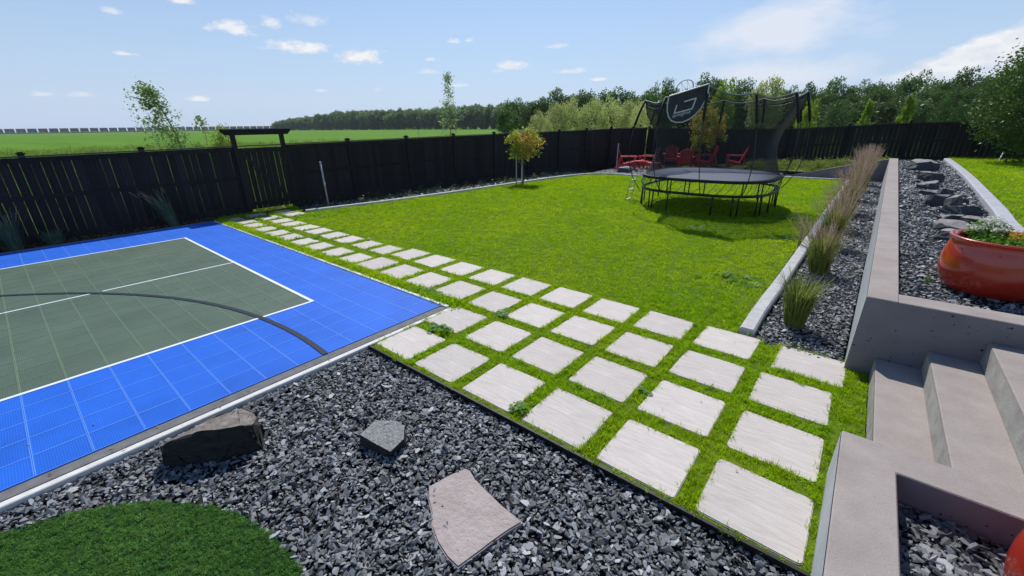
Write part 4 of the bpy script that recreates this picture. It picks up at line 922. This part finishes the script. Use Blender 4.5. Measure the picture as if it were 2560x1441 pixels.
# ------------------------------------------------------------------ red garden chairs
M_RED = mat('red_chair_paint', (.52, .028, .045), .5, 0, .4, .12, 5)
def chair(loc, rz, label, scale=1.0):
    scale *= 1.08
    """low slatted garden chair, facing +Y"""
    o = empty('garden_chair', loc, label, 'chair', 'red slatted garden chairs round the gravel patio', rz); o.scale = (scale,)*3
    for i in range(6):
        y = .30-i*.095; z = .36-i*.022; MB().box(-.27, .27, y-.04, y+.04, z-.01, z+.01).build('seat_slat', M_RED, o)
    for i in range(5):
        x = (i-2)*.105; hgt = .95-.035*abs(i-2)**1.6; a = Vector((x, -.20, .20)); b = Vector((x*1.25, -.20-.30*(hgt/.95), hgt)); MB().obox(a, b, .095, .018, (0, -1, .3)).build('back_slat', M_RED, o)
    MB().obox((-.30, -.335, .55), (.30, -.335, .55), .025, .07).build('back_rail', M_RED, o)
    for s in (-1, 1):
        MB().box(s*.33-.065, s*.33+.065, -.38, .36, .555, .577).build('armrest', M_RED, o)
        MB().box(s*.29-.012, s*.29+.012, .24, .33, 0, .555).build('front_leg', M_RED, o)
        mb = MB(); yz = [(.34, .28), (.34, .38), (-.25, .25), (-.62, .07), (-.62, 0), (-.45, 0)]; x0, x1 = s*.265-.012, s*.265+.012
        mb.add([(x0, y, z) for y, z in yz]+[(x1, y, z) for y, z in yz], [tuple(range(6)), tuple(reversed(range(6, 12)))]+[(i, (i+1) % 6, 6+(i+1) % 6, 6+i) for i in range(6)]); mb.build('rear_leg', M_RED, o)
        MB().obox((s*.33, -.34, .54), (s*.29, -.50, .10), .025, .07).build('arm_support', M_RED, o)
    MB().box(-.28, .28, .325, .345, .25, .34).build('apron', M_RED, o)
    return o
chair((-5.68, 18.35, .02), math.radians(-62), 'red garden chair in side view, leftmost, its tall back by the grey pole')
chair((-5.02, 19.2, .02), math.radians(95), 'red garden chair angled away beside the small round red table')
chair((-4.40, 20.7, .05), math.radians(200), 'red garden chair facing the lawn, fourth back from the right')
chair((-3.35, 19.7, .05), math.radians(25), 'red garden chair seen from behind in front of the maple', .92)
chair((-2.62, 20.3, .08), math.radians(118), 'red garden chair in side view just right of the one seen from behind')
chair((-1.35, 20.6, .10), math.radians(105), 'red garden chair standing alone, farthest right, facing left', .95)
tb = empty('round_side_table', (-4.98, 17.9, .01), 'small round red side table in front of the left chairs', 'table')
MB().lathe([(0, .44), (.22, .44), (.22, .465), (0, .465)], 24).build('table_top', M_RED, tb)
for i in range(3):
    a = 2*PI*i/3; MB().tube([(.16*math.cos(a), .16*math.sin(a), .44), (.2*math.cos(a), .2*math.sin(a), 0)], .018, 6).build('leg', M_RED, tb)
st_ = empty('foot_stool', (-4.30, 18.2, .01), 'low slatted red footstool left of the trampoline edge', 'stool')
for i in range(5): MB().box(-.26, .26, -.2+i*.09, -.12+i*.09, .36, .38).build('slat', M_RED, st_)
for sx in (-.22, .22):
    for sy in (-.17, .19): MB().box(sx-.02, sx+.02, sy-.02, sy+.02, 0, .36).build('leg', M_RED, st_)

# ------------------------------------------------------------------ trees
M_BARK = mat('grey_bark', (.11, .09, .07), .9, 0, .2, .3, 9, bump=.7, bump_scale=20); M_BARKP = mat('pale_stake', (.45, .42, .38), .8, 0, .3, .1, 9)
L_OAK = leafmat('oak_leaf', (.045, .11, .018), (.115, .205, .036), .45, .9, .22); L_FAR = leafmat('hazed_far_leaf', (.09, .17, .05), (.17, .27, .09), .5, .12, .2)  # far tree leaves are paler, with distance haze mixed into their colour
L_SIL = leafmat('silver_shrub_leaf', (.32, .40, .11), (.54, .58, .23), .5, 1.6, .12); L_YEL = leafmat('yellow_green_leaf', (.17, .28, .02), (.30, .40, .04), .5, 2, .1)
L_MAP = leafmat('maple_leaf_green', (.24, .38, .03), (.46, .46, .06), .5, 2.3, .0); L_MAO = leafmat('maple_leaf_orange', (.62, .36, .06), (.55, .46, .09), .55, 5, .0)
L_BIG = leafmat('big_tree_leaf', (.05, .11, .016), (.115, .20, .03), .28, 1.8, .0); L_SAP = leafmat('sapling_leaf', (.18, .29, .09), (.34, .45, .14), .5, 3, .0); L_GRN = leafmat('round_shrub_leaf', (.045, .11, .02), (.08, .16, .03), .4, 2, .1)
def limbs(seed, h, r0_, nb, spread, z0=.3, curve=.1, lean=(0, 0), upw=.5):
    rr = random.Random(seed); mb = MB()
    tr_ = [Vector((lean[0]*(t**1.5)+curve*rr.uniform(-1, 1)*t*.3, lean[1]*(t**1.5)+curve*rr.uniform(-1, 1)*t*.3, h*t)) for t in np.linspace(0, 1, 7)]
    mb.tube(tr_, r0_, 8, r2=r0_*.25)
    for i in range(nb):
        t = z0+(1-z0)*(i+.5)/nb*.95; k = t*6; a = tr_[int(k)].lerp(tr_[min(6, int(k)+1)], k-int(k)); an = i*2.4+rr.uniform(-.4, .4); L = spread*(1.15-t*.8)*rr.uniform(.7, 1.1)
        b = a+Vector((math.cos(an)*L*.5, math.sin(an)*L*.5, L*upw*.6)); c = a+Vector((math.cos(an)*L, math.sin(an)*L, L*upw*1.1+.0)); mb.tube([a, b, c], r0_*.34*(1.1-t*.6), 5, r2=r0_*.08)
    return mb
def tree(name, x, y, z, h, rx, label, cat, leafm, nleaf, leaf, seed, group=None, trunk_h=.3, clumps=60, cr=.16, nb=9, zc=None, rz=None, lean=(0, 0), bark=None, r0_=None, shape=None, ry=None, low=-1, cur=.1):
    o = empty(name, (x, y, z), label, cat, group)
    limbs(seed, h*.88, r0_ or max(.015, h*.016), nb, rx*.85, trunk_h*.8, cur, lean).build('trunk', bark or M_BARK, o, smooth=True)
    c0 = h*trunk_h; rz = rz or (h-c0)/2; zc = zc or (c0+rz)
    sh = shape or ell(rx, ry or rx, rz, zc, lean[0]*.6, lean[1]*.6, .3, low)
    inst('crown', leafcloud(seed, nleaf, sh, leaf, leafm, 'crown', clumps, cr*rx), o)
    return o
# -- young trees just behind and inside the fence
def sap_shape(r, n):      # wind-blown, leaning to the left
    t = r.uniform(0, 1, n)**.8; z = .55+t*2.9; wd = .66*np.sin(PI*np.clip(t*.85+.12, 0, 1))**.6+.05
    lx = -.15-.62*t; a = r.normal(0, 1, (n, 2))*.42
    R2 = r0; return np.c_[(lx+a[:, 0]*wd*1.1)*R2.x, (lx+a[:, 0]*wd*1.1)*R2.y+a[:, 1]*wd*.3, z]
o = tree('young_ash_tree', -12.55, 1.95, -.1, 3.7, .5, 'slender wind-blown young tree leaning left behind the court fence', 'tree', L_SAP, 3600, .075, 5, clumps=130, cr=.17, nb=14, lean=(-.45, -.35), r0_=.035, shape=sap_shape)
tree('thin_sapling', -12.8, 2.35, -.1, 2.9, .25, 'thin sapling stem with few leaves right of the wind-blown young tree', 'tree', L_SAP, 130, .08, 6, clumps=12, cr=.2, nb=5, r0_=.014, lean=(.2, .2), shape=ell(.13, .13, .35, 2.4, .15, .1))
tree('yellow_willow_bush', -13.3, 3.15, -.1, 2.35, .42, 'loose yellow-green bush beyond the fence left of the arbor', 'bush', L_YEL, 3600, .065, 7, clumps=90, cr=.2, nb=12, trunk_h=.15, r0_=.018)
tree('bare_shrub', -13.5, 2.7, -.1, 2.1, .35, 'nearly bare shrub between the wind-blown tree and the yellow-green bush', 'bush', L_SAP, 120, .05, 8, clumps=20, cr=.2, nb=16, trunk_h=.15, r0_=.014)
def spire(R, z0, z1, p=1.0):
    def f(r, n):
        t = r.uniform(0, 1, n)**.9; a = r.uniform(0, 2*PI, n); q = R*(1-t)**p*np.sqrt(r.uniform(.1, 1, n))+.04; return np.c_[q*np.cos(a), q*np.sin(a), z0+(z1-z0)*t]
    return f
tree('young_poplar', -15.47, 15.49, -.1, 5.0, .6, 'tall thin young tree with wispy top behind the middle of the fence', 'tree', L_SAP, 1100, .10, 9, clumps=80, cr=.16, nb=12, trunk_h=.25, r0_=.03, shape=spire(.72, 1.7, 5.0, 1.2))
tree('dry_sapling', -16.68, 14.08, -.1, 2.6, .4, 'bare dry twiggy sapling left of the tall thin young tree', 'tree', L_SAP, 30, .06, 10, clumps=8, nb=16, trunk_h=.2, r0_=.015)
def maple(x, y, z, h, label, seed, n, R, gm, om, zf=.42):
    o = empty('young_maple', (x, y, z), label, 'tree')
    limbs(seed, h*.8, .03, 10, R*.9, .35, .05).build('trunk', M_BARK, o, smooth=True)
    rr = np.random.RandomState(seed); z0 = h*zf
    def lobes(r, n):
        A = ell(R*.62, R*.62, (h-z0)*.40, (h+z0)/2+.02, R*.50*r0.x, R*.50*r0.y, .25)(r, n); B = ell(R*.55, R*.55, (h-z0)*.36, (h+z0)/2, -R*.48*r0.x, -R*.48*r0.y, .25)(r, n)
        C_ = ell(R*.7, R*.7, (h-z0)*.28, z0+(h-z0)*.30, 0, 0, .2)(r, n); k = r.randint(0, 3, n)[:, None]; return np.where(k == 0, A, np.where(k == 1, B, C_))
    inst('crown', leafcloud(seed, n, lobes if zf > .3 else ell(R, R, (h-z0)/2, (h+z0)/2, 0, 0, .25), .085, gm, 'crown', 60, .10*R), o)
    inst('orange_leaves', leafcloud(seed+1, n//2, lobes if zf > .3 else ell(R*.95, R*.95, (h-z0)/2*.8, (h+z0)/2+.18*h*.5, 0, 0, .5), .085, om, 'orange_leaves', 26, .13*R), o)
    return o
o = maple(-6.80, 11.22, -.02, 2.2, 'young maple with orange and green leaves at the lawn curb before the fence', 21, 2000, .66, L_MAP, L_MAO, .40)
for i, (dx, dy) in enumerate([(-.02, -.12), (-.12, .10)]):
    st2 = empty('tree_stake', (-6.95+dx+.1, 11.15+dy*2.2, -.02), ['pale wooden stake left of the maple trunk', 'pale wooden stake right of the maple trunk, wrapped in white'][i], 'stake'); MB().tube([(0, 0, -.1), (0, 0, 1.2)], .022, 8).build('shaft', M_BARKP, st2); 
    if i: MB().tube([(0, 0, .02), (0, 0, .62)], .032, 8).build('wrap', mat('white_wrap', (.6, .6, .58), .7), st2)
maple(-2.85, 20.95, .08, 2.75, 'orange-leaved young maple behind the trampoline net among the red chairs', 25, 3600, .85, L_MAP, L_MAO, .22)
# big tree on the upper lawn
o = empty('big_tree', (7.75, 19.9, .68), 'big dense green tree at the right edge covering the fence end', 'tree')
limbs(31, 3.6, .10, 16, 1.7, .12, .2).build('trunk', M_BARK, o, smooth=True)
inst('crown', leafcloud(31, 30000, ell(1.72, 1.7, 2.05, 2.05, 0, 0, .45), .085, L_BIG, 'crown', 420, .15), o)
# -- shrubs and trees beyond
crown_cache = {}
def far_tree(name, x, y, h, R, label, cat, kind, group=None):
    key = kind
    if key not in crown_cache:
        P = {'round': (L_OAK, 3000, .055, 34, .16, .16), 'round2': (L_OAK, 3000, .055, 28, .18, .10), 'sil': (L_SIL, 3400, .035, 170, .09, .04), 'sil2': (L_SIL, 3400, .035, 150, .10, .04), 'yel': (L_YEL, 1700, .06, 60, .12, .12), 'shrub': (L_GRN, 2200, .05, 70, .13, .0), 'far1': (L_FAR, 1500, .085, 45, .13, .03), 'far2': (L_FAR, 1500, .085, 40, .15, .10), 'far3': (L_FAR, 1500, .085, 50, .12, .0), 'willow': (L_SIL, 2400, .06, 70, .14, .1), 'spruce': (L_YEL, 1700, .07, 60, .08, .06), 'loose': (L_OAK, 1100, .055, 40, .12, .25)}[kind]
        lm, n, lf, cl, cr_, th = P; sd = sum(map(ord, kind))
        rr = np.random.RandomState(sd)
        if kind == 'spruce': shp = spire(.95, .05, 1.0, .8)
        else:
            base = ell(.88, .88, (1-th)/2*.95, th+(1-th)/2, 0, 0, .3)
            shp = base
        # unit tree: radius 1 in x,y and height 1
        n = int(n*2.2); lf = lf*.62; me = leafcloud(sd, n, shp, lf, lm, 'crown', 0)
        C = shp(rr, cl); idx = rr.randint(0, cl, n); 
        qd = rr.normal(size=(n, 3)); qd /= np.linalg.norm(qd, axis=1)[:, None]; qd *= (.55+.5*rr.uniform(0, 1, (n, 1))); Pn = C[idx]+qd*np.array([cr_*1.9, cr_*1.9, cr_*.95]); Pn[:, 2] = np.clip(Pn[:, 2], th*.6, 1.08)
        D = rr.normal(size=(n, 3)); D /= np.linalg.norm(D, axis=1)[:, None]; U = np.cross(D, rr.normal(size=(n, 3))); U /= np.linalg.norm(U, axis=1)[:, None]
        s = lf*rr.uniform(.6, 1.4, n)[:, None]; sq = np.array([2.2, 2.2, 1.0])
        V = np.stack([Pn, Pn+(D*s*.5+U*s*.4)*sq, Pn+D*s*sq, Pn+(D*s*.5-U*s*.4)*sq], 1).reshape(-1, 3); me.vertices.foreach_set('co', V.astype(np.float32).ravel()); me.update()
        tk = limbs(sd, .85, .02, 7, .5, .3, .05); tk.v = [(v[0], v[1], v[2]) for v in tk.v]; tm = tk.mesh('trunk', M_BARK, True)
        crown_cache[key] = (me, tm)
    me, tm = crown_cache[key]; o = empty(name, (x, y, -.1), label, cat, group, random.uniform(0, 6.28)); o.scale = (1, 1, 1)
    c = inst('crown', me, o, (0, 0, 0), 0, (R, R, h)); c2 = inst('trunk', tm, o, (0, 0, 0), 0, (R*.8, R*.8, h)); return o
g = 'silvery shrubs behind the fence'
for i, (x, y, h, R, lab) in enumerate([(-16.28, 25.42, 3.3, 1.0, 'leftmost and lowest silvery shrub of the row behind the fence'), (-16.54, 27.68, 4.0, 1.25, 'second silvery shrub from the left behind the fence'), (-15.35, 28.45, 4.25, 1.35, 'third silvery shrub from the left behind the fence'), (-14.0, 29.25, 4.3, 1.35, 'middle silvery shrub of the row behind the fence'), (-13.09, 30.87, 4.3, 1.35, 'silvery shrub just right of the middle of the row'), (-11.41, 30.57, 4.1, 1.3, 'second silvery shrub from the trampoline net'), (-9.7, 28.9, 3.8, 1.1, 'silvery shrub next to the trampoline net')]):
    far_tree('silvery_shrub', x, y, h, R, lab, 'shrub', 'sil' if i % 2 else 'sil2', g)
far_tree('round_tree', -34.91, 43.84, 4.3, 1.6, 'small round dark tree standing alone above the first maple', 'tree', 'round')
g = 'dark trees behind the silvery shrubs'
for x, y, h, R, k in [(-56, 72, 7.0, 3.6, 'round'), (-53.09, 76.07, 7.2, 3.2, 'round'), (-48.61, 77.21, 8.7, 3.6, 'round2'), (-44, 78, 8.2, 3.6, 'round'), (-53.6, 91.8, 8.2, 3.6, 'round2'), (-41.62, 87.04, 8.8, 3.9, 'round'), (-38.59, 88.52, 8.2, 3.3, 'round2'), (-34, 86, 7.8, 3.6, 'round'), (-29, 84, 7.0, 3.4, 'round2'), (-25, 83, 7.4, 3.4, 'round')]:
    far_tree('dark_tree', x, y, h, R, 'dark broadleaf tree standing in the belt behind the silvery shrubs', 'tree', k, g)
far_tree('bare_topped_tree', -18.88, 53.48, 7.2, 1.5, 'thin tree with bare twigs left of the hoop backboard', 'tree', 'loose')
far_tree('round_crowned_tree', -19.0, 58.8, 7.3, 1.5, 'open round-crowned tree directly left of the hoop', 'tree', 'round2')
far_tree('dark_tree', -18.82, 74.66, 8.9, 2.8, 'tall dark tree rising behind the backboard', 'tree', 'round')
far_tree('bright_tree', -8.96, 46.26, 6.4, 1.5, 'bright yellow-green tree right of the backboard', 'tree', 'yel')
far_tree('dark_tree', -15.4, 80.71, 8.4, 2.8, 'dark tree just behind the bright yellow-green tree', 'tree', 'round2')
far_tree('grey_willow', -7.13, 56.9, 6.9, 2.1, 'feathery grey-green willow above the trampoline net', 'tree', 'willow')
far_tree('dark_tree', -9.28, 86.94, 7.2, 2.4, 'dark tree between the willow and the net rods', 'tree', 'round')
far_tree('dark_tree', -5.9, 77.31, 7.0, 1.8, 'slim dark tree behind the right net rods', 'tree', 'round2')
far_tree('yellow_sapling', .02, 31.68, 3.6, .75, 'yellow-leaved sapling behind the fence at the right net rods', 'tree', 'yel')
far_tree('green_shrub', -.4, 67.76, 4.4, 2.0, 'rounded green shrub on the rise right of the trampoline', 'shrub', 'shrub')
far_tree('small_larch', 2.7, 42.87, 3.6, .8, 'pointed yellow-green larch, the left one of two beyond the fence', 'tree', 'spruce')
far_tree('small_larch', 5.0, 42.86, 3.8, .9, 'pointed yellow-green larch, the right one of two beyond the fence', 'tree', 'spruce')
far_tree('green_shrub', 7.28, 47.75, 3.7, 1.0, 'leafy green shrub left of the big tree beyond the fence', 'shrub', 'shrub')
far_tree('green_shrub', 8.2, 45.68, 3.2, .75, 'lower green shrub touching the big tree beyond the fence', 'shrub', 'shrub')
g = 'woodland trees beyond the right fence'
rr = random.Random(4)
for x, y, h, R in [(-5.23, 92.46, 7.3, 2.6), (-3.01, 97.66, 8.5, 2.9), (.56, 102.83, 9.1, 2.7), (3.7, 97.88, 8.2, 2.7), (6.95, 102.83, 8.8, 2.8), (9.26, 97.72, 7.9, 2.4), (10.77, 92.61, 8.0, 2.3), (12.71, 92.45, 8.2, 2.5), (14.19, 87.26, 7.5, 2.4), (16.5, 90, 7.8, 2.6), (19, 88, 8, 3), (-1.5, 90, 6.3, 2.6), (2, 91, 6.6, 2.6), (5, 92, 6.4, 2.6), (8, 88, 6.3, 2.3), (-8, 96, 7.2, 3), (-12, 98, 7.4, 3), (-16, 97, 7.2, 3), (-20, 96, 7.2, 3), (11, 84, 5.8, 2.0), (-22, 92, 7, 3), (4, 84, 4.9, 2.0), (7, 82, 4.7, 1.8), (.5, 84, 4.6, 2)]:
    far_tree('woodland_tree', x, y, h*rr.uniform(.9, 1.08), R*1.1, 'dark green oak of the woodland beyond the right fence', 'tree', rr.choice(['round', 'round2']), g)
# -- distant treeline
g = 'trees of the distant treeline'
TLp = [(-560, 236), (-547.95, 233.96), (-483.16, 231.55), (-386.11, 222.78), (-305.55, 218.76), (-243.89, 216.1), (-196.2, 208.01), (-138.84, 190.99), (-90, 176), (-60, 170)]; TLh = [9, 11.0, 14, 16.5, 15.4, 15, 14.2, 12.6, 12, 12]
cum = [0]
for a, b in zip(TLp[:-1], TLp[1:]): cum.append(cum[-1]+math.hypot(b[0]-a[0], b[1]-a[1]))
s = 0; i = 0
while s < cum[-1]:
    x = np.interp(s, cum, [p[0] for p in TLp]); y = np.interp(s, cum, [p[1] for p in TLp]); h = np.interp(s, cum, TLh); D_ = math.hypot(x-CAMX, y-CAMY)
    far_tree('distant_tree', x+rr.uniform(-2, 2), y+rr.uniform(-3, 3), h*rr.uniform(.88, 1.05), rr.uniform(6.0, 9.0), 'dark green tree in the treeline across the crop field', 'tree', ['far1', 'far2', 'far3'][i % 3], g)
    s += rr.uniform(2.8, 5.0)*max(.75, D_/480); i += 1
# ------------------------------------------------------------------ vegetation masses
M_BRUSH = leafmat('brush_leaf', (.04, .08, .02), (.08, .13, .03), .35, .5, 0)
me = leafcloud(77, 26000, lambda r, n: np.c_[r.uniform(-24, 20, n), r.uniform(80, 104, n), r.uniform(0, 1, n)**1.2*4.6], .55, M_BRUSH, 'undergrowth')
tag(inst('undergrowth', me, None, (0, 0, -.1)), kind='stuff')
P = fill([(-14.5, -10), (-9.75, -10), (-9.75, 9.8), (-9.1, 14.5), (-6.8, 22.6), (16, 23), (16, 27), (-10, 28)], 34, 30000)
scatter('weeds', z_of(P, -.1), T_WEED, RN.uniform(.5, 1.5, len(P)), .2)
az_ = RN.uniform(-1.62, -.70, 5200); dd_ = 56+np.abs(RN.normal(0, 9, 5200)); P = np.c_[CAMX+np.sin(az_)*dd_, CAMY+np.cos(az_)*dd_]
wv_ = np.array([noise.noise(Vector((x*.13, y*.13, 0))) for x, y in P]); P = P[wv_ > -.12]
scatter('tall_weeds', z_of(P, -.1), T_WEED, RN.uniform(1.3, 3.0, len(P)), .25)
P = fill([(-60, -30), (-14, -30), (-14, 20), (-10, 40), (22, 40), (22, 70), (-60, 90)], 3.0, 30000)
scatter('field_crop', z_of(P, -.1), T_CROP, RN.uniform(.7, 1.6, len(P)), .2)
# ground cover below the right fence
M_GC = leafmat('ground_cover_leaf', (.16, .23, .03), (.28, .32, .05), .4, 3, 0)
def gc(r, n):
    x = r.uniform(-.6, 4.3, n); y = r.uniform(19.4, 20.4, n); z = np.array([.04+zterr(a, b)*.95 for a, b in zip(x, y)])+r.uniform(0, .14, n); return np.c_[x, y, z]
tag(inst('ground_cover', leafcloud(81, 9000, gc, .05, M_GC, 'ground_cover', 260, .07), None), kind='stuff')
def bedp(r, n):
    t = r.uniform(0, 1, n); v = 3.4+t*13; u = np.interp(v, [3, 5.2, 6.4, 8, 9.8, 12, 13.6, 16.5], [-8.4, -7.75, -7.6, -7.4, -7.2, -7.0, -6.85, -6.5])-r.uniform(.1, 1.4, n); return np.c_[u, v, r.uniform(-.06, .08, n)]
M_BP = leafmat('bed_plant_leaf', (.05, .09, .04), (.12, .15, .06), .35, 3, 0)
tag(inst('bed_plants', leafcloud(83, 3600, bedp, .05, M_BP, 'bed_plants', 150, .06), None), kind='stuff')
PB = np.array([bedp(np.random.RandomState(5), 2200)])[0]; scatter('bed_stones', np.c_[PB[:, :2], np.full(len(PB), -.05)], CHIPS, RN.uniform(.04, .12, len(PB)), .3)
def courtbed(r, n): return np.c_[r.uniform(-9.3, -8.85, n), r.uniform(-5, 1.2, n), r.uniform(-.06, .05, n)]
tag(inst('leaf_litter', leafcloud(84, 2500, courtbed, .04, mat('dry_litter', (.16, .12, .06), .9, 0, .2, .5, 6), 'leaf_litter'), None), kind='stuff')

# fallen bits on gravel, court and steps
DL = mat('dry_leaf', (.22, .15, .07), .8, 0, .2, .5, 3, rnd=.4)
def dleaf(seed):
    r = random.Random(seed); mb = MB(); mb.add([(-.5, 0, 0), (0, -.22, .05), (.5, 0, .12), (0, .22, .05)], [(0, 1, 2), (0, 2, 3)]); return src('dry_leaf', mb, DL)
LFV = [dleaf(1)]
P = np.r_[np.c_[fill(G_FRONT, 9, 4000), ][:90], ]; P = P[P[:, 1] > -3.5]; P = np.c_[P, np.full(len(P), -.03)]
Q = np.array([(random.uniform(-8, -.3), random.uniform(-2.6, 1), .026) for _ in range(46)]+[(random.uniform(-.17, -.03), random.uniform(-2.6, 1), .02) for _ in range(14)]+[(random.uniform(0, 3.8), random.uniform(0, 2.6), .02) for _ in range(22)])
scatter('fallen_leaves', np.r_[P, Q], LFV, RN.uniform(.012, .034, len(P)+len(Q)), .25)
# ------------------------------------------------------------------ haze
hm = bpy.data.materials.new('haze_air'); hm.use_nodes = True; hn = hm.node_tree.nodes; hn.remove(hn['Principled BSDF'])
pv = hn.new('ShaderNodeVolumePrincipled'); pv.inputs['Color'].default_value = (.82, .90, 1, 1); pv.inputs['Density'].default_value = .00014; pv.inputs['Anisotropy'].default_value = .3
hm.node_tree.links.new(pv.outputs[0], hn['Material Output'].inputs['Volume'])
hz_ = MB().box(-2700, 2700, -2700, 2700, -1.1, 18.8).build('haze', hm); hz_['kind'] = 'stuff'
# ------------------------------------------------------------------ freight train on the horizon
fhv, rv = Vector((fh.x, fh.y)), Vector((r0.x, r0.y)); cams = Vector((CAMX, CAMY))
y0_ = 670; x0_ = -1.208*y0_; dr = (rv*.733+fhv*.68)
cols = [(.10, .11, .10), (.07, .11, .17), (.12, .10, .10), (.13, .13, .13), (.14, .16, .15), (.03, .14, .17), (.17, .09, .08), (.05, .09, .15), (.13, .09, .08), (.06, .09, .14), (.05, .08, .14), (.06, .10, .14), (.05, .09, .14)]
words = ['grey', 'blue', 'brown', 'light grey', 'pale green', 'teal', 'rust red', 'navy', 'dark rust', 'slate blue', 'deep blue', 'steel blue', 'dim blue']
cm = [mat('wagon_paint', tuple(x*.9 for x in c), .7, 0, .3, .15, 1) for c in cols]; M_UND = mat('wagon_underframe', (.02, .02, .02), .8)
def wagon(m):
    bd = MB(); bd.add([(-5, -1.5, 1.1), (5, -1.5, 1.1), (5, 1.5, 1.1), (-5, 1.5, 1.1), (-4.7, -1.5, 4.6), (5.0, -1.5, 4.6), (5, 1.5, 4.6), (-4.7, 1.5, 4.6), (-4.7, 0, 4.9), (5, 0, 4.9)], [(3, 2, 1, 0), (0, 1, 5, 4), (1, 2, 6, 9, 5), (2, 3, 7, 6), (3, 0, 4, 8, 7), (4, 5, 9, 8), (8, 9, 6, 7)])
    for i in range(11): bd.box(-4.6+i*.9, -4.5+i*.9, -1.56, -1.5, 1.2, 4.5)
    un = MB(); un.box(-5.6, 5.6, -.4, .4, .8, 1.1)
    for x in (-3.8, -2.4, 2.4, 3.8):
        for s in (-.8, .8): un.tube([(x, s-.07, .45), (x, s+.07, .45)], .45, 10)
    return bd.mesh('car_body', m, False, True), un.mesh('underframe', M_UND)
wm = [wagon(m) for m in cm]
for i in range(36):
    s = 4+i*12.1; p = cams+rv*(x0_+.733*s)+fhv*(y0_+.68*s); k = i % 13 if i < 13 else (i*5) % 13
    pos = ['leftmost', 'second', 'third', 'fourth', 'fifth', 'sixth', 'seventh', 'eighth', 'ninth', 'tenth', 'eleventh', 'twelfth', 'thirteenth'][i] if i < 13 else None
    lab = (f'{words[k]} freight wagon on the horizon, {pos} of the train from the left edge' if pos else 'small faded freight wagon in the far middle part of the horizon train')
    if pos == 'leftmost': lab = 'grey freight wagon on the horizon, leftmost of the train'
    o = empty('freight_wagon', (p.x, p.y, 1.0), lab, 'train car', 'freight train wagons on the horizon', math.atan2(dr.y, dr.x)); inst('car_body', wm[k][0], o, (0, 0, -.5), 0, (1.06, 1, 1.42)); inst('underframe', wm[k][1], o)
a = cams+rv*(x0_-60*.733)+fhv*(y0_-60*.68); b = cams+rv*(x0_+.733*460)+fhv*(y0_+.68*460)
tag(MB().obox((a.x, a.y, .4), (b.x, b.y, .4), 9, 2.4).build('rail_embankment', M_FIELD), kind='structure')
# stack of boards beyond the fence by the big tree
bd_ = empty('lumber_board', (6.1, 25.2, 1.78), 'long tan board lying above the fence line left of the big tree', 'board')
MB().box(-.9, .8, -.1, .1, .0, .04).build('plank', mat('raw_lumber', (.35, .2, .12), .8), bd_)
for s in (-.6, .6): MB().box(s-.04, s+.04, -.04, .04, -1.9, -.001).build('trestle_leg', M_BARK, bd_)
